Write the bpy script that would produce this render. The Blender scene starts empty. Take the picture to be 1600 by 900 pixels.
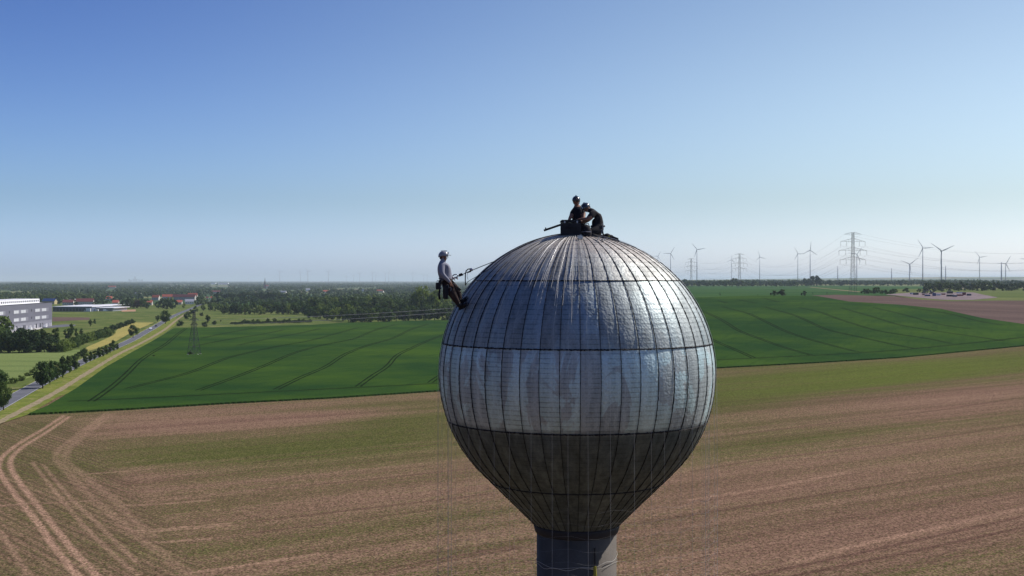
import bpy, bmesh, math, random
import numpy as np
from mathutils import Vector, Matrix, noise as mnoise
random.seed(7); np.random.seed(7)
sc = bpy.context.scene
COL = sc.collection
R_ = math.radians

# ---------------------------------------------------------------- camera, sky, sun, exposure
F = 1950.0                       # focal length in pixels of a 1600 px wide frame
CAMZ = 40.0
PITCH = math.atan(12.0 / F)
cam_d = bpy.data.cameras.new('camera'); cam = bpy.data.objects.new('camera', cam_d); COL.objects.link(cam)
cam.location = (0, 0, CAMZ); cam.rotation_euler = (R_(90) - PITCH, 0, 0)
cam_d.sensor_width = 36.0; cam_d.lens = 36.0 * F / 1600.0
cam_d.clip_start = 0.5; cam_d.clip_end = 200000
sc.camera = cam

SUN_AZ, SUN_EL = R_(62), R_(43)     # azimuth to the right of the view direction (+Y)
sd = Vector((math.sin(SUN_AZ) * math.cos(SUN_EL), math.cos(SUN_AZ) * math.cos(SUN_EL), math.sin(SUN_EL)))
sl = bpy.data.lights.new('sun', 'SUN'); sl.energy = 5.0; sl.angle = R_(0.55); sl.color = (1.0, 0.93, 0.86)
so = bpy.data.objects.new('sun', sl); COL.objects.link(so)
so.rotation_euler = sd.to_track_quat('Z', 'Y').to_euler(); so.location = (30, 30, 90)

world = bpy.data.worlds.new('World'); sc.world = world; world.use_nodes = True
nt = world.node_tree; nt.nodes.clear()
wo = nt.nodes.new('ShaderNodeOutputWorld'); bg = nt.nodes.new('ShaderNodeBackground')
sky = nt.nodes.new('ShaderNodeTexSky'); sky.sky_type = 'NISHITA'; sky.sun_disc = False
sky.sun_elevation = SUN_EL; sky.sun_rotation = SUN_AZ
sky.altitude = 100; sky.air_density = 1.0; sky.dust_density = 1.0; sky.ozone_density = 2.0
bg.inputs['Strength'].default_value = 0.115
# the clear-air colour of the photograph: deeper blue overhead and away from the sun, pale at the horizon
def _w(t, **k):
    n_ = nt.nodes.new(t)
    for a, b in k.items(): setattr(n_, a, b)
    return n_
def _rng(v, a, b):
    t = _w('ShaderNodeMapRange', interpolation_type='SMOOTHSTEP'); t.inputs[1].default_value = a; t.inputs[2].default_value = b; nt.links.new(v, t.inputs[0]); return t.outputs[0]
def _mix(f, a, b, mode='MIX'):
    t = _w('ShaderNodeMix', data_type='RGBA', blend_type=mode, clamp_factor=True, clamp_result=False)
    for k, q in ((0, f), (6, a), (7, b)):
        if isinstance(q, float): t.inputs[k].default_value = q
        elif isinstance(q, tuple): t.inputs[k].default_value = (*q, 1)
        else: nt.links.new(q, t.inputs[k])
    return t.outputs[2]
_tc = _w('ShaderNodeTexCoord'); _sp = _w('ShaderNodeSeparateXYZ'); nt.links.new(_tc.outputs['Generated'], _sp.inputs[0])
_dt = _w('ShaderNodeVectorMath', operation='DOT_PRODUCT'); nt.links.new(_tc.outputs['Generated'], _dt.inputs[0]); _dt.inputs[1].default_value = (math.sin(SUN_AZ), math.cos(SUN_AZ), 0)
_t1 = _mix(_rng(_sp.outputs[2], 0.0, 0.07), (1.10, 1.40, 2.15), (0.725, 0.915, 1.18))
_t2 = _mix(_rng(_sp.outputs[2], 0.05, 0.24), _t1, (0.44, 0.60, 0.905))
_t3 = _mix(_rng(_dt.outputs['Value'], 0.06, 0.80), _mix(_rng(_dt.outputs['Value'], -0.95, 0.15), (0.42, 0.46, 0.58), _mix(_rng(_sp.outputs[2], 0.02, 0.16), (0.86, 0.90, 1.02), (0.78, 0.82, 0.99))), _mix(_rng(_sp.outputs[2], 0.03, 0.22), (1.14, 1.0, 0.90), (1.90, 1.46, 1.02)))  # unseen sky behind the camera dimmed further to darken the tank's reflections
_c = _mix(1.0, sky.outputs[0], _t2, 'MULTIPLY'); _c = _mix(1.0, _c, _t3, 'MULTIPLY')
nt.links.new(_c, bg.inputs[0]); nt.links.new(bg.outputs[0], wo.inputs[0])

sc.view_settings.view_transform = 'Standard'; sc.view_settings.look = 'None'
sc.view_settings.exposure = 0.0; sc.view_settings.gamma = 1.0
sc.render.engine = 'CYCLES'
sc.cycles.volume_bounces = 1
sc.cycles.volume_max_steps = 64

# ---------------------------------------------------------------- helpers
def tag(o, label=None, cat=None, group=None, kind=None):
    if label: o['label'] = label
    if cat: o['category'] = cat
    if group: o['group'] = group
    if kind: o['kind'] = kind
    return o

def link(name, me, mats=None, parent=None, loc=None):
    o = bpy.data.objects.new(name, me); COL.objects.link(o)
    if mats:
        for m in (mats if isinstance(mats, (list, tuple)) else [mats]): me.materials.append(m)
    if parent: o.parent = parent
    if loc is not None: o.location = loc
    return o

def empty(name, loc=(0, 0, 0), rz=0.0):
    o = bpy.data.objects.new(name, None); COL.objects.link(o)
    o.location = loc; o.rotation_euler = (0, 0, rz); o.empty_display_size = 0.2
    return o

def np_mesh(name, V, Fq, smooth=False, mat_idx=None):
    me = bpy.data.meshes.new(name)
    V = np.asarray(V, dtype=np.float64); Fq = np.asarray(Fq, dtype=np.int32)
    n, k = Fq.shape
    me.vertices.add(len(V)); me.vertices.foreach_set('co', V.ravel())
    me.loops.add(n * k); me.loops.foreach_set('vertex_index', Fq.ravel())
    me.polygons.add(n); me.polygons.foreach_set('loop_start', np.arange(0, n * k, k, dtype=np.int32))
    if mat_idx is not None: me.polygons.foreach_set('material_index', np.asarray(mat_idx, dtype=np.int32))
    me.polygons.foreach_set('use_smooth', np.full(n, smooth))
    me.update(calc_edges=True)
    return me

class MB:
    """collects boxes, tubes and sheets into one mesh"""
    def __init__(s): s.v = []; s.f = []; s.m = []; s.cur = 0
    def add(s, vs, fs):
        b = len(s.v); s.v += [tuple(v) for v in vs]
        for f in fs: s.f.append(tuple(b + i for i in f)); s.m.append(s.cur)
    def box(s, c, d, rz=0.0, M=None, taper=1.0):
        x, y, z = (q / 2 for q in d); vs = []
        for k, (a, b2, cc) in enumerate([(-1,-1,-1),(1,-1,-1),(1,1,-1),(-1,1,-1),(-1,-1,1),(1,-1,1),(1,1,1),(-1,1,1)]):
            t = taper if cc > 0 else 1.0
            p = Vector((a * x * t, b2 * y * t, cc * z))
            if M: p = M @ p
            if rz: p = Matrix.Rotation(rz, 3, 'Z') @ p
            vs.append(p + Vector(c))
        s.add(vs, [(0,3,2,1),(4,5,6,7),(0,1,5,4),(1,2,6,5),(2,3,7,6),(3,0,4,7)])
    def tube(s, pts, r, n=6, r2=None, cap=True):
        pts = [Vector(p) for p in pts]; m = len(pts); rs = r if isinstance(r, (list, tuple)) else [r + ((r2 if r2 is not None else r) - r) * i / (m - 1) for i in range(m)]
        vs = []; up = None
        for i, p in enumerate(pts):
            t = (pts[min(i + 1, m - 1)] - pts[max(i - 1, 0)])
            if t.length < 1e-9: t = Vector((0, 0, 1))
            t.normalize()
            if up is None:
                up = Vector((0, 0, 1)) if abs(t.z) < 0.9 else Vector((1, 0, 0))
            a = t.cross(up)
            if a.length < 1e-6: a = t.orthogonal()
            a.normalize(); b = a.cross(t).normalized(); up = b
            for k in range(n):
                q = 2 * math.pi * k / n
                vs.append(p + (a * math.cos(q) + b * math.sin(q)) * rs[i])
        fs = []
        for i in range(m - 1):
            for k in range(n):
                fs.append((i * n + k, i * n + (k + 1) % n, (i + 1) * n + (k + 1) % n, (i + 1) * n + k))
        if cap: fs.append(tuple(range(n - 1, -1, -1))); fs.append(tuple((m - 1) * n + k for k in range(n)))
        s.add(vs, fs)
    def lathe(s, prof, n=24, c=(0, 0, 0), cap=True):
        vs = []; fs = []
        for r, z in prof:
            for k in range(n):
                q = 2 * math.pi * k / n; vs.append((c[0] + r * math.cos(q), c[1] + r * math.sin(q), c[2] + z))
        for i in range(len(prof) - 1):
            for k in range(n):
                fs.append((i * n + k, i * n + (k + 1) % n, (i + 1) * n + (k + 1) % n, (i + 1) * n + k))
        if cap: fs.append(tuple(range(n - 1, -1, -1))); fs.append(tuple((len(prof) - 1) * n + k for k in range(n)))
        s.add(vs, fs)
    def ball(s, c, r, M=None, n=10, m=6, jit=0.0):
        vs = []; fs = []
        r = r if isinstance(r, (list, tuple)) else (r, r, r)
        for i in range(m + 1):
            ph = math.pi * i / m
            for k in range(n):
                q = 2 * math.pi * k / n
                p = Vector((math.sin(ph) * math.cos(q) * r[0], math.sin(ph) * math.sin(q) * r[1], math.cos(ph) * r[2]))
                if jit: p *= 1 + random.uniform(-jit, jit)
                if M: p = M @ p
                vs.append(p + Vector(c))
        for i in range(m):
            for k in range(n):
                fs.append((i * n + k, (i + 1) * n + k, (i + 1) * n + (k + 1) % n, i * n + (k + 1) % n))
        s.add(vs, fs)
    def prism(s, poly, w, axis='y', c=(0, 0, 0), rz=0):
        """poly in (x,z), extruded +-w/2 along y"""
        n = len(poly); vs = []
        Rm = Matrix.Rotation(rz, 3, 'Z')
        for sy in (-w / 2, w / 2):
            for (x, z) in poly: vs.append(Rm @ Vector((x, sy, z)) + Vector(c))
        fs = [tuple(range(n)), tuple(range(2 * n - 1, n - 1, -1))]
        for i in range(n): fs.append((i, i + n, (i + 1) % n + n, (i + 1) % n))
        s.add(vs, fs)
    def mesh(s, name, smooth=False):
        me = bpy.data.meshes.new(name); me.from_pydata([tuple(v) for v in s.v], [], s.f); me.update()
        if len(set(s.m)) > 1 or s.cur: me.polygons.foreach_set('material_index', s.m)
        if smooth: me.polygons.foreach_set('use_smooth', [True] * len(me.polygons))
        return me
    def build(s, name, mats, parent=None, smooth=False, loc=None):
        return link(name, s.mesh(name, smooth), mats, parent, loc)

def copy_tree(root):
    c = root.copy(); COL.objects.link(c)
    for ch in list(root.children):
        d = ch.copy(); COL.objects.link(d); d.parent = c
        for g in list(ch.children):
            e = g.copy(); COL.objects.link(e); e.parent = d
    return c

# ---------------------------------------------------------------- materials
def mat(name, col=(0.5, 0.5, 0.5), rough=0.7, metal=0.0, spec=0.3, vary=0.0, nscale=4.0, bump=0.0, bscale=20.0, objvary=0.0, trans=0.0):
    m = bpy.data.materials.new(name); m.use_nodes = True
    n = m.node_tree.nodes; l = m.node_tree.links; b = n['Principled BSDF']
    b.inputs['Base Color'].default_value = (*col, 1); b.inputs['Roughness'].default_value = rough
    b.inputs['Metallic'].default_value = metal; b.inputs['Specular IOR Level'].default_value = spec
    cur = None
    if vary or objvary:
        tc = n.new('ShaderNodeTexCoord'); no = n.new('ShaderNodeTexNoise'); no.inputs['Scale'].default_value = nscale; no.inputs['Detail'].default_value = 5
        l.new(tc.outputs['Object'], no.inputs['Vector'])
        mr = n.new('ShaderNodeMapRange'); mr.inputs[1].default_value = 0.3; mr.inputs[2].default_value = 0.7
        mr.inputs[3].default_value = 1 - vary; mr.inputs[4].default_value = 1 + vary
        l.new(no.outputs[0], mr.inputs[0])
        oi = n.new('ShaderNodeObjectInfo'); mo = n.new('ShaderNodeMapRange'); mo.inputs[3].default_value = 1 - objvary; mo.inputs[4].default_value = 1 + objvary
        l.new(oi.outputs['Random'], mo.inputs[0])
        mm = n.new('ShaderNodeMath'); mm.operation = 'MULTIPLY'; l.new(mr.outputs[0], mm.inputs[0]); l.new(mo.outputs[0], mm.inputs[1])
        vm = n.new('ShaderNodeVectorMath'); vm.operation = 'SCALE'; vm.inputs[0].default_value = col; l.new(mm.outputs[0], vm.inputs['Scale'])
        l.new(vm.outputs[0], b.inputs['Base Color'])
    if bump:
        tc = n.new('ShaderNodeTexCoord'); nb = n.new('ShaderNodeTexNoise'); nb.inputs['Scale'].default_value = bscale; nb.inputs['Detail'].default_value = 4
        l.new(tc.outputs['Object'], nb.inputs['Vector'])
        bp = n.new('ShaderNodeBump'); bp.inputs['Strength'].default_value = bump; bp.inputs['Distance'].default_value = 0.05
        l.new(nb.outputs[0], bp.inputs['Height']); l.new(bp.outputs[0], b.inputs['Normal'])
    return m

class NG:
    """tiny node-graph helper"""
    def __init__(s, name):
        s.m = bpy.data.materials.new(name); s.m.use_nodes = True
        s.n = s.m.node_tree.nodes; s.l = s.m.node_tree.links; s.b = s.n['Principled BSDF']
    def pos(s): return s.n.new('ShaderNodeNewGeometry').outputs['Position']
    def obj(s): return s.n.new('ShaderNodeTexCoord').outputs['Object']
    def mapping(s, v, rz=0.0, sc_=(1, 1, 1)):
        # rotate first, then stretch
        a = s.n.new('ShaderNodeMapping'); a.inputs['Rotation'].default_value = (0, 0, rz); s.l.new(v, a.inputs['Vector'])
        b = s.n.new('ShaderNodeMapping'); b.inputs['Scale'].default_value = sc_; s.l.new(a.outputs[0], b.inputs['Vector'])
        return b.outputs[0]
    def noise(s, v, scale, detail=4, rough=0.55, dist=0.0):
        t = s.n.new('ShaderNodeTexNoise'); t.inputs['Scale'].default_value = scale; t.inputs['Detail'].default_value = detail
        t.inputs['Roughness'].default_value = rough; t.inputs['Distortion'].default_value = dist; s.l.new(v, t.inputs['Vector']); return t.outputs[0]
    def attr(s, a):
        t = s.n.new('ShaderNodeAttribute'); t.attribute_name = a; return t.outputs['Fac']
    def rng(s, v, a, b, c=0.0, d=1.0, smooth=False):
        t = s.n.new('ShaderNodeMapRange'); t.inputs[1].default_value = a; t.inputs[2].default_value = b; t.inputs[3].default_value = c; t.inputs[4].default_value = d
        if smooth: t.interpolation_type = 'SMOOTHSTEP'
        s.l.new(v, t.inputs[0]); return t.outputs[0]
    def math(s, op, a, b=None, clamp=False):
        t = s.n.new('ShaderNodeMath'); t.operation = op; t.use_clamp = clamp
        for i, q in enumerate((a, b)):
            if q is None: continue
            if isinstance(q, (int, float)): t.inputs[i].default_value = q
            else: s.l.new(q, t.inputs[i])
        return t.outputs[0]
    def mix(s, f, a, b, mode='MIX'):
        t = s.n.new('ShaderNodeMix'); t.data_type = 'RGBA'; t.blend_type = mode; t.clamp_factor = True
        for k, q in ((0, f), (6, a), (7, b)):
            if isinstance(q, (int, float)): t.inputs[k].default_value = q
            elif isinstance(q, tuple): t.inputs[k].default_value = (*q, 1)
            else: s.l.new(q, t.inputs[k])
        return t.outputs[2]
    def bump(s, h, strength, dist):
        t = s.n.new('ShaderNodeBump'); t.inputs['Strength'].default_value = strength; t.inputs['Distance'].default_value = dist
        s.l.new(h, t.inputs['Height']); s.l.new(t.outputs[0], s.b.inputs['Normal'])
    def out(s, col=None, rough=None, metal=0.0, spec=0.2):
        if col is not None:
            if isinstance(col, tuple): s.b.inputs['Base Color'].default_value = (*col, 1)
            else: s.l.new(col, s.b.inputs['Base Color'])
        if rough is not None:
            if isinstance(rough, (int, float)): s.b.inputs['Roughness'].default_value = rough
            else: s.l.new(rough, s.b.inputs['Roughness'])
        s.b.inputs['Metallic'].default_value = metal; s.b.inputs['Specular IOR Level'].default_value = spec
        return s.m

def ground_mat(name, c1, c2, scale=0.03, c3=None, stretch=None, fine=1.2, fineamt=0.35, bump=0.25):
    g = NG(name); p = g.pos()
    q = g.mapping(p, stretch[0], (stretch[1], 1, 1)) if stretch else p
    a = g.rng(g.noise(q, scale, 5, 0.6), 0.35, 0.65)
    c = g.mix(a, c1, c2)
    if c3: c = g.mix(g.rng(g.noise(q, scale * 3.1, 4), 0.52, 0.7), c, c3)
    f = g.noise(p, fine, 4, 0.7)
    c = g.mix(1.0, c, g.mix(g.rng(f, 0.3, 0.7), (1 - fineamt,) * 3, (1 + fineamt,) * 3), 'MULTIPLY')
    g.bump(f, bump, 0.5)
    return g.out(c, 1.0, 0, 0.0)

ROWANG = -R_(36)
def soil_mat():
    g = NG('tilled_soil'); p = g.pos()
    sep = g.n.new('ShaderNodeSeparateXYZ'); g.l.new(p, sep.inputs[0])
    wob = g.noise(p, 0.006, 2)
    # field rows, and headland rows that run along the lane
    rows_main = g.mapping(p, ROWANG, (0.012, 1, 1)); rows_head = g.mapping(p, R_(-128), (0.02, 1, 1))
    head = g.attr('head')
    def both(sc_, det=3, rg=0.6):
        a = g.noise(rows_main, sc_, det, rg); b = g.noise(rows_head, sc_, det, rg)
        t = g.n.new('ShaderNodeMix'); t.data_type = 'FLOAT'; g.l.new(head, t.inputs[0]); g.l.new(a, t.inputs[2]); g.l.new(b, t.inputs[3]); return t.outputs[0]
    s1 = both(0.9, 3); s2 = both(0.16, 3); s3 = both(0.045, 2)
    big = g.noise(g.mapping(p, ROWANG, (0.22, 1, 1)), 0.022, 4, 0.6)
    fine = g.noise(p, 3.2, 3, 0.7); finer = g.noise(p, 1.3, 2, 0.7)
    soil = g.mix(g.rng(big, 0.35, 0.65), (0.19, 0.118, 0.08), (0.25, 0.157, 0.107))
    soil = g.mix(g.rng(s2, 0.40, 0.75), soil, (0.155, 0.090, 0.066))
    gr = g.math('ADD', g.attr('green'), g.rng(big, 0.3, 0.7, -0.22, 0.22))
    gr = g.math('ADD', gr, g.rng(s3, 0.35, 0.65, -0.12, 0.12))
    gr = g.math('ADD', gr, g.rng(s2, 0.35, 0.65, -0.10, 0.10))
    gr = g.math('ADD', gr, g.rng(fine, 0.35, 0.65, -0.42, 0.42))
    gr = g.math('ADD', gr, g.rng(s1, 0.35, 0.65, -0.12, 0.12))
    grc = g.mix(g.attr('lush'), (0.075, 0.088, 0.022), (0.092, 0.125, 0.02))
    c = g.mix(g.rng(gr, 0.28, 1.0, 0.0, 0.92), soil, grc)
    # regular drilled rows in the headland
    wv = g.n.new('ShaderNodeTexWave'); wv.bands_direction = 'Y'; wv.inputs['Scale'].default_value = 0.19; wv.inputs['Distortion'].default_value = 0.6; wv.inputs['Detail'].default_value = 1
    g.l.new(g.mapping(p, R_(-128), (0.2, 1, 1)), wv.inputs['Vector'])
    c = g.mix(g.math('MULTIPLY', g.math('MULTIPLY', g.rng(wv.outputs['Fac'], 0.45, 0.8), head), g.rng(fine, 0.35, 0.6, 0.25, 0.95)), c, (0.095, 0.075, 0.04))
    tr = g.math('MULTIPLY', g.attr('track'), g.rng(g.noise(p, 0.8, 4, 0.7), 0.3, 0.6, 0.45, 1.0))
    c = g.mix(tr, c, (0.36, 0.225, 0.155))
    c = g.mix(g.math('MULTIPLY', g.attr('dark'), g.rng(finer, 0.3, 0.6, 0.3, 0.9)), c, (0.10, 0.055, 0.042))
    f2 = g.rng(g.noise(p, 3.6, 2, 0.6), 0.38, 0.62, 0.42, 1.46)
    vo = g.n.new('ShaderNodeTexVoronoi'); vo.inputs['Scale'].default_value = 1.25; g.l.new(p, vo.inputs['Vector'])
    plant = g.math('MULTIPLY', g.rng(vo.outputs['Distance'], 0.30, 0.12), g.rng(gr, 0.2, 0.7, 0.35, 0.9))
    c = g.mix(plant, c, (0.055, 0.085, 0.018))
    f3 = g.rng(finer, 0.3, 0.7, 0.78, 1.22)
    f1 = g.rng(s1, 0.3, 0.7, 0.88, 1.12)
    cc = g.n.new('ShaderNodeVectorMath'); cc.operation = 'SCALE'; g.l.new(c, cc.inputs[0]); g.l.new(g.math('MULTIPLY', g.math('MULTIPLY', f2, f3), f1), cc.inputs['Scale'])
    g.bump(g.math('ADD', g.math('MULTIPLY', s1, 1.0), g.math('MULTIPLY', fine, 0.5)), 0.35, 0.25)
    return g.out(cc.outputs[0], 1.0, 0, 0.0)

M = {}
M['soil'] = soil_mat()
def crop_mat():
    g = NG('green_crop'); p = g.pos()
    big = g.noise(p, 0.010, 6, 0.68); mid = g.noise(g.mapping(p, R_(-70), (0.1, 1, 1)), 0.25, 4, 0.6); fine = g.noise(p, 1.6, 3, 0.7)
    c = g.mix(g.rng(big, 0.38, 0.62), (0.019, 0.052, 0.014), (0.044, 0.088, 0.014))
    c = g.mix(g.rng(mid, 0.5, 0.72, 0, 0.45), c, (0.015, 0.043, 0.012))
    sp = g.n.new('ShaderNodeVectorMath'); sp.operation = 'SCALE'; g.l.new(c, sp.inputs[0]); g.l.new(g.rng(fine, 0.3, 0.7, 0.75, 1.28), sp.inputs['Scale'])
    g.bump(fine, 0.35, 0.4)
    return g.out(sp.outputs[0], 1.0, 0, 0.0)
M['crop'] = crop_mat()
M['track'] = mat('wheel_soil_with_shade', (0.010, 0.019, 0.007), 1.0, spec=0.0, vary=0.4, nscale=0.2)  # wheel tracks in near-black green, shade between the crop stalks put into the colour
M['palecrop'] = ground_mat('pale_green_barley', (0.14, 0.185, 0.06), (0.175, 0.22, 0.075), 0.02, (0.11, 0.155, 0.05), (R_(10), 0.2))
M['stubble'] = ground_mat('yellow_dry_grass', (0.36, 0.30, 0.10), (0.30, 0.27, 0.085), 0.03, (0.23, 0.24, 0.07))
M['meadow'] = ground_mat('meadow_grass', (0.070, 0.105, 0.028), (0.125, 0.155, 0.045), 0.016, (0.20, 0.19, 0.08), fineamt=0.5)
M['verge'] = ground_mat('verge_grass', (0.11, 0.145, 0.028), (0.18, 0.205, 0.045), 0.09, (0.25, 0.22, 0.09))
M['dirt'] = ground_mat('dry_dirt', (0.33, 0.26, 0.17), (0.26, 0.215, 0.135), 0.3, (0.16, 0.18, 0.07))
M['asphalt'] = ground_mat('grey_asphalt', (0.125, 0.13, 0.15), (0.15, 0.155, 0.175), 0.1, fineamt=0.1, bump=0.05)
M['concrete'] = ground_mat('pale_concrete', (0.48, 0.46, 0.44), (0.58, 0.56, 0.54), 0.1, fineamt=0.1)
M['brownfield'] = ground_mat('bare_brown_soil', (0.105, 0.072, 0.062), (0.145, 0.10, 0.085), 0.03, (0.085, 0.06, 0.052), (R_(25), 0.08))
M['gravel'] = ground_mat('pink_gravel', (0.19, 0.155, 0.155), (0.25, 0.20, 0.20), 0.05)
M['farcrop'] = ground_mat('far_green_crop', (0.035, 0.085, 0.03), (0.05, 0.105, 0.035), 0.006, (0.075, 0.12, 0.045), (R_(20), 0.3))
M['roughgrass'] = ground_mat('rough_grass', (0.09, 0.125, 0.04), (0.16, 0.175, 0.065), 0.012, (0.07, 0.09, 0.035), (R_(5), 0.3))
def farmland():
    g = NG('farmland'); p = g.pos()
    v = g.n.new('ShaderNodeTexVoronoi'); v.inputs['Scale'].default_value = 0.0016; v.inputs['Randomness'].default_value = 0.9
    g.l.new(g.mapping(p, R_(25), (0.5, 1, 1)), v.inputs['Vector'])
    s = g.n.new('ShaderNodeSeparateColor'); g.l.new(v.outputs['Color'], s.inputs[0])
    c = g.mix(g.rng(s.outputs[0], 0.25, 0.35), (0.045, 0.085, 0.03), (0.10, 0.13, 0.045))
    c = g.mix(g.rng(s.outputs[1], 0.7, 0.75), c, (0.19, 0.135, 0.09))
    c = g.mix(g.rng(s.outputs[2], 0.8, 0.85), c, (0.24, 0.23, 0.09))
    c = g.mix(g.rng(g.noise(p, 0.02, 5), 0.4, 0.6, 0, 0.3), c, (0.04, 0.06, 0.025))
    return g.out(c, 0.95, 0, 0.05)
M['farmland'] = farmland()

# ---------------------------------------------------------------- terrain
def sstep(a, b, x):
    t = np.clip((x - a) / (b - a), 0, 1); return t * t * (3 - 2 * t)
def H(x, y):
    x = np.asarray(x, float); y = np.asarray(y, float)
    a = x / np.maximum(y, 1.0)
    s = sstep(-0.04, 0.16, a)
    h = 26.0 * sstep(430, 1250, y) * s
    h = h + 12.0 * sstep(6500, 9500, y) * s
    h = h + 34.0 * sstep(11000, 15000, y) * sstep(0.12, 0.40, a) + 12 * sstep(11000, 16000, y) * sstep(0.02, 0.2, a)
    h = h + 15.0 * np.exp(-((a + 0.385) / 0.030) ** 2) * sstep(5200, 6800, y) * (1 - sstep(7500, 9500, y))
    h = h + (0.55 * np.sin(y / 46.0 + x / 60.0) + 0.4 * np.sin(x / 41.0 - y / 75.0 + 1.0)) * sstep(480, 620, y) * (1 - sstep(1000, 1400, y)) * sstep(-0.30, -0.2, a)
    return h
cp, sp_ = math.cos(PITCH), math.sin(PITCH)
def ray(px, py):
    u = (np.asarray(px, float) - 800) / F; v = (450 - np.asarray(py, float)) / F
    # camera: right=X, up=(0, sin p, cos p), forward=(0, cos p, -sin p)
    dy = cp + v * sp_; dz = -sp_ + v * cp
    return u / dy, dz / dy
def P(px, py, off=0.0):
    """ground points that the photograph shows at these pixels"""
    ax, az = ray(px, py); ax, az = np.broadcast_arrays(ax, az)
    lo = np.full(ax.shape, 5.0); hi = np.full(ax.shape, 78000.0)
    for _ in range(46):
        mid = np.sqrt(lo * hi)
        above = (CAMZ + az * mid) > H(ax * mid, mid)
        lo = np.where(above, mid, lo); hi = np.where(above, hi, mid)
    Y = lo; X = ax * Y
    return np.stack([X, Y, H(X, Y) + off], -1)
def P1(px, py, off=0.0): return Vector(P(px, py, off))
def A(px, py, Y):
    """point in the air at depth Y"""
    ax, az = ray(px, py); return Vector((float(ax) * Y, Y, CAMZ + float(az) * Y))
def interp(poly, x):
    xs = [p[0] for p in poly]; ys = [p[1] for p in poly]; return np.interp(x, xs, ys)

def set_attr(me, name, arr):
    at = me.attributes.new(name, 'FLOAT', 'POINT'); at.data.foreach_set('value', np.asarray(arr, np.float32).ravel())

def sheet(name, bot, top, m, off=0.3, x0=None, x1=None, nc=120, nr=20, skirt=0.0, kind='structure', parent=None, rough_edge=0.0):
    x0 = bot[0][0] if x0 is None else x0; x1 = bot[-1][0] if x1 is None else x1
    xs = np.linspace(x0, x1, nc); yb = interp(bot, xs); yt = interp(top, xs)
    if rough_edge: yb = yb + np.random.uniform(-rough_edge, rough_edge, nc)
    T = np.linspace(0, 1, nr)[:, None]
    Y = yb[None] * (1 - T) + yt[None] * T; X = np.broadcast_to(xs[None], Y.shape)
    V = P(X, Y, off).reshape(-1, 3)
    idx = np.arange(nr * nc).reshape(nr, nc)
    Fq = np.stack([idx[:-1, :-1], idx[:-1, 1:], idx[1:, 1:], idx[1:, :-1]], -1).reshape(-1, 4)
    if skirt:
        b = len(V); low = V[:nc].copy(); low[:, 2] -= skirt; V = np.vstack([V, low])
        li = b + np.arange(nc); Fq = np.vstack([Fq, np.stack([li[:-1], li[1:], idx[0, 1:], idx[0, :-1]], -1)])
    me = np_mesh(name, V, Fq, smooth=False)
    o = link(name, me, m, parent)
    if kind: o['kind'] = kind
    return o

def strip(name, pts, width, m, off, seg=6.0, parent=None, px=True, kind=None, jitter=0.0):
    """a band of the given width laid on the ground along a line"""
    if px: W = P(np.array([p[0] for p in pts], float), np.array([p[1] for p in pts], float))[:, :2]
    else: W = np.array(pts, float)[:, :2]
    W = resample(W, seg)
    t = np.gradient(W, axis=0); t /= np.linalg.norm(t, axis=1)[:, None] + 1e-9; n = np.stack([-t[:, 1], t[:, 0]], 1)
    ws = width if isinstance(width, (list, tuple)) else [(-width / 2, width / 2)]
    V = []; Fq = []
    for (a, b) in ws:
        L = W + n * a; Rr = W + n * b
        if jitter: L = L + n * np.random.uniform(-jitter, jitter, (len(W), 1)); Rr = Rr + n * np.random.uniform(-jitter, jitter, (len(W), 1))
        base = len(V); k = len(W)
        V += [(*q, z) for q, z in zip(L, H(L[:, 0], L[:, 1]) + off)] + [(*q, z) for q, z in zip(Rr, H(Rr[:, 0], Rr[:, 1]) + off)]
        Fq += [(base + i, base + i + 1, base + k + i + 1, base + k + i) for i in range(k - 1)]
    o = link(name, np_mesh(name, V, Fq), m, parent)
    if kind: o['kind'] = kind
    return o
def resample(W, seg):
    # smooth curve through the points
    d = np.r_[0, np.cumsum(np.linalg.norm(np.diff(W, axis=0), axis=1))]
    n = max(3, int(d[-1] / seg)); s = np.linspace(0, d[-1], n)
    out = np.stack([np.interp(s, d, W[:, k]) for k in range(2)], 1)
    for _ in range(2):
        o2 = out.copy(); w = max(1, int(n / len(W) / 3))
        for k in range(1, n - 1):
            a = max(0, k - w); b = min(n - 1, k + w); c = min(k - a, b - k); o2[k] = out[k - c:k + c + 1].mean(0)
        out = o2
    return out
def dist_to(poly, X, Y):
    """distance from points to a polyline (world)"""
    best = np.full(X.shape, 1e9)
    for (a, b) in zip(poly[:-1], poly[1:]):
        ab = b - a; L = (ab ** 2).sum() + 1e-9
        t = np.clip(((X - a[0]) * ab[0] + (Y - a[1]) * ab[1]) / L, 0, 1)
        best = np.minimum(best, np.hypot(X - a[0] - t * ab[0], Y - a[1] - t * ab[1]))
    return best

# base sheet of the whole country
th = np.r_[np.linspace(-26, 26, 260), np.linspace(26.5, 333.5, 120)]
th = np.radians(np.sort(th))
rr = np.r_[0.5, np.geomspace(20, 400, 14), np.linspace(430, 1500, 60), np.geomspace(1530, 20000, 110), 26000, 38000, 60000, 79000]
TH, RR = np.meshgrid(th, rr)
X = RR * np.sin(TH); Yg = RR * np.cos(TH); V = np.stack([X, Yg, H(X, Yg)], -1).reshape(-1, 3)
nr, nc = RR.shape; idx = np.arange(nr * nc).reshape(nr, nc)
Fq = np.stack([idx[:-1, :], np.roll(idx, -1, 1)[:-1, :], np.roll(idx, -1, 1)[1:, :], idx[1:, :]], -1).reshape(-1, 4)[:, ::-1]
link('ground', np_mesh('ground', V, Fq, True), M['farmland'])['kind'] = 'structure'

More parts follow.
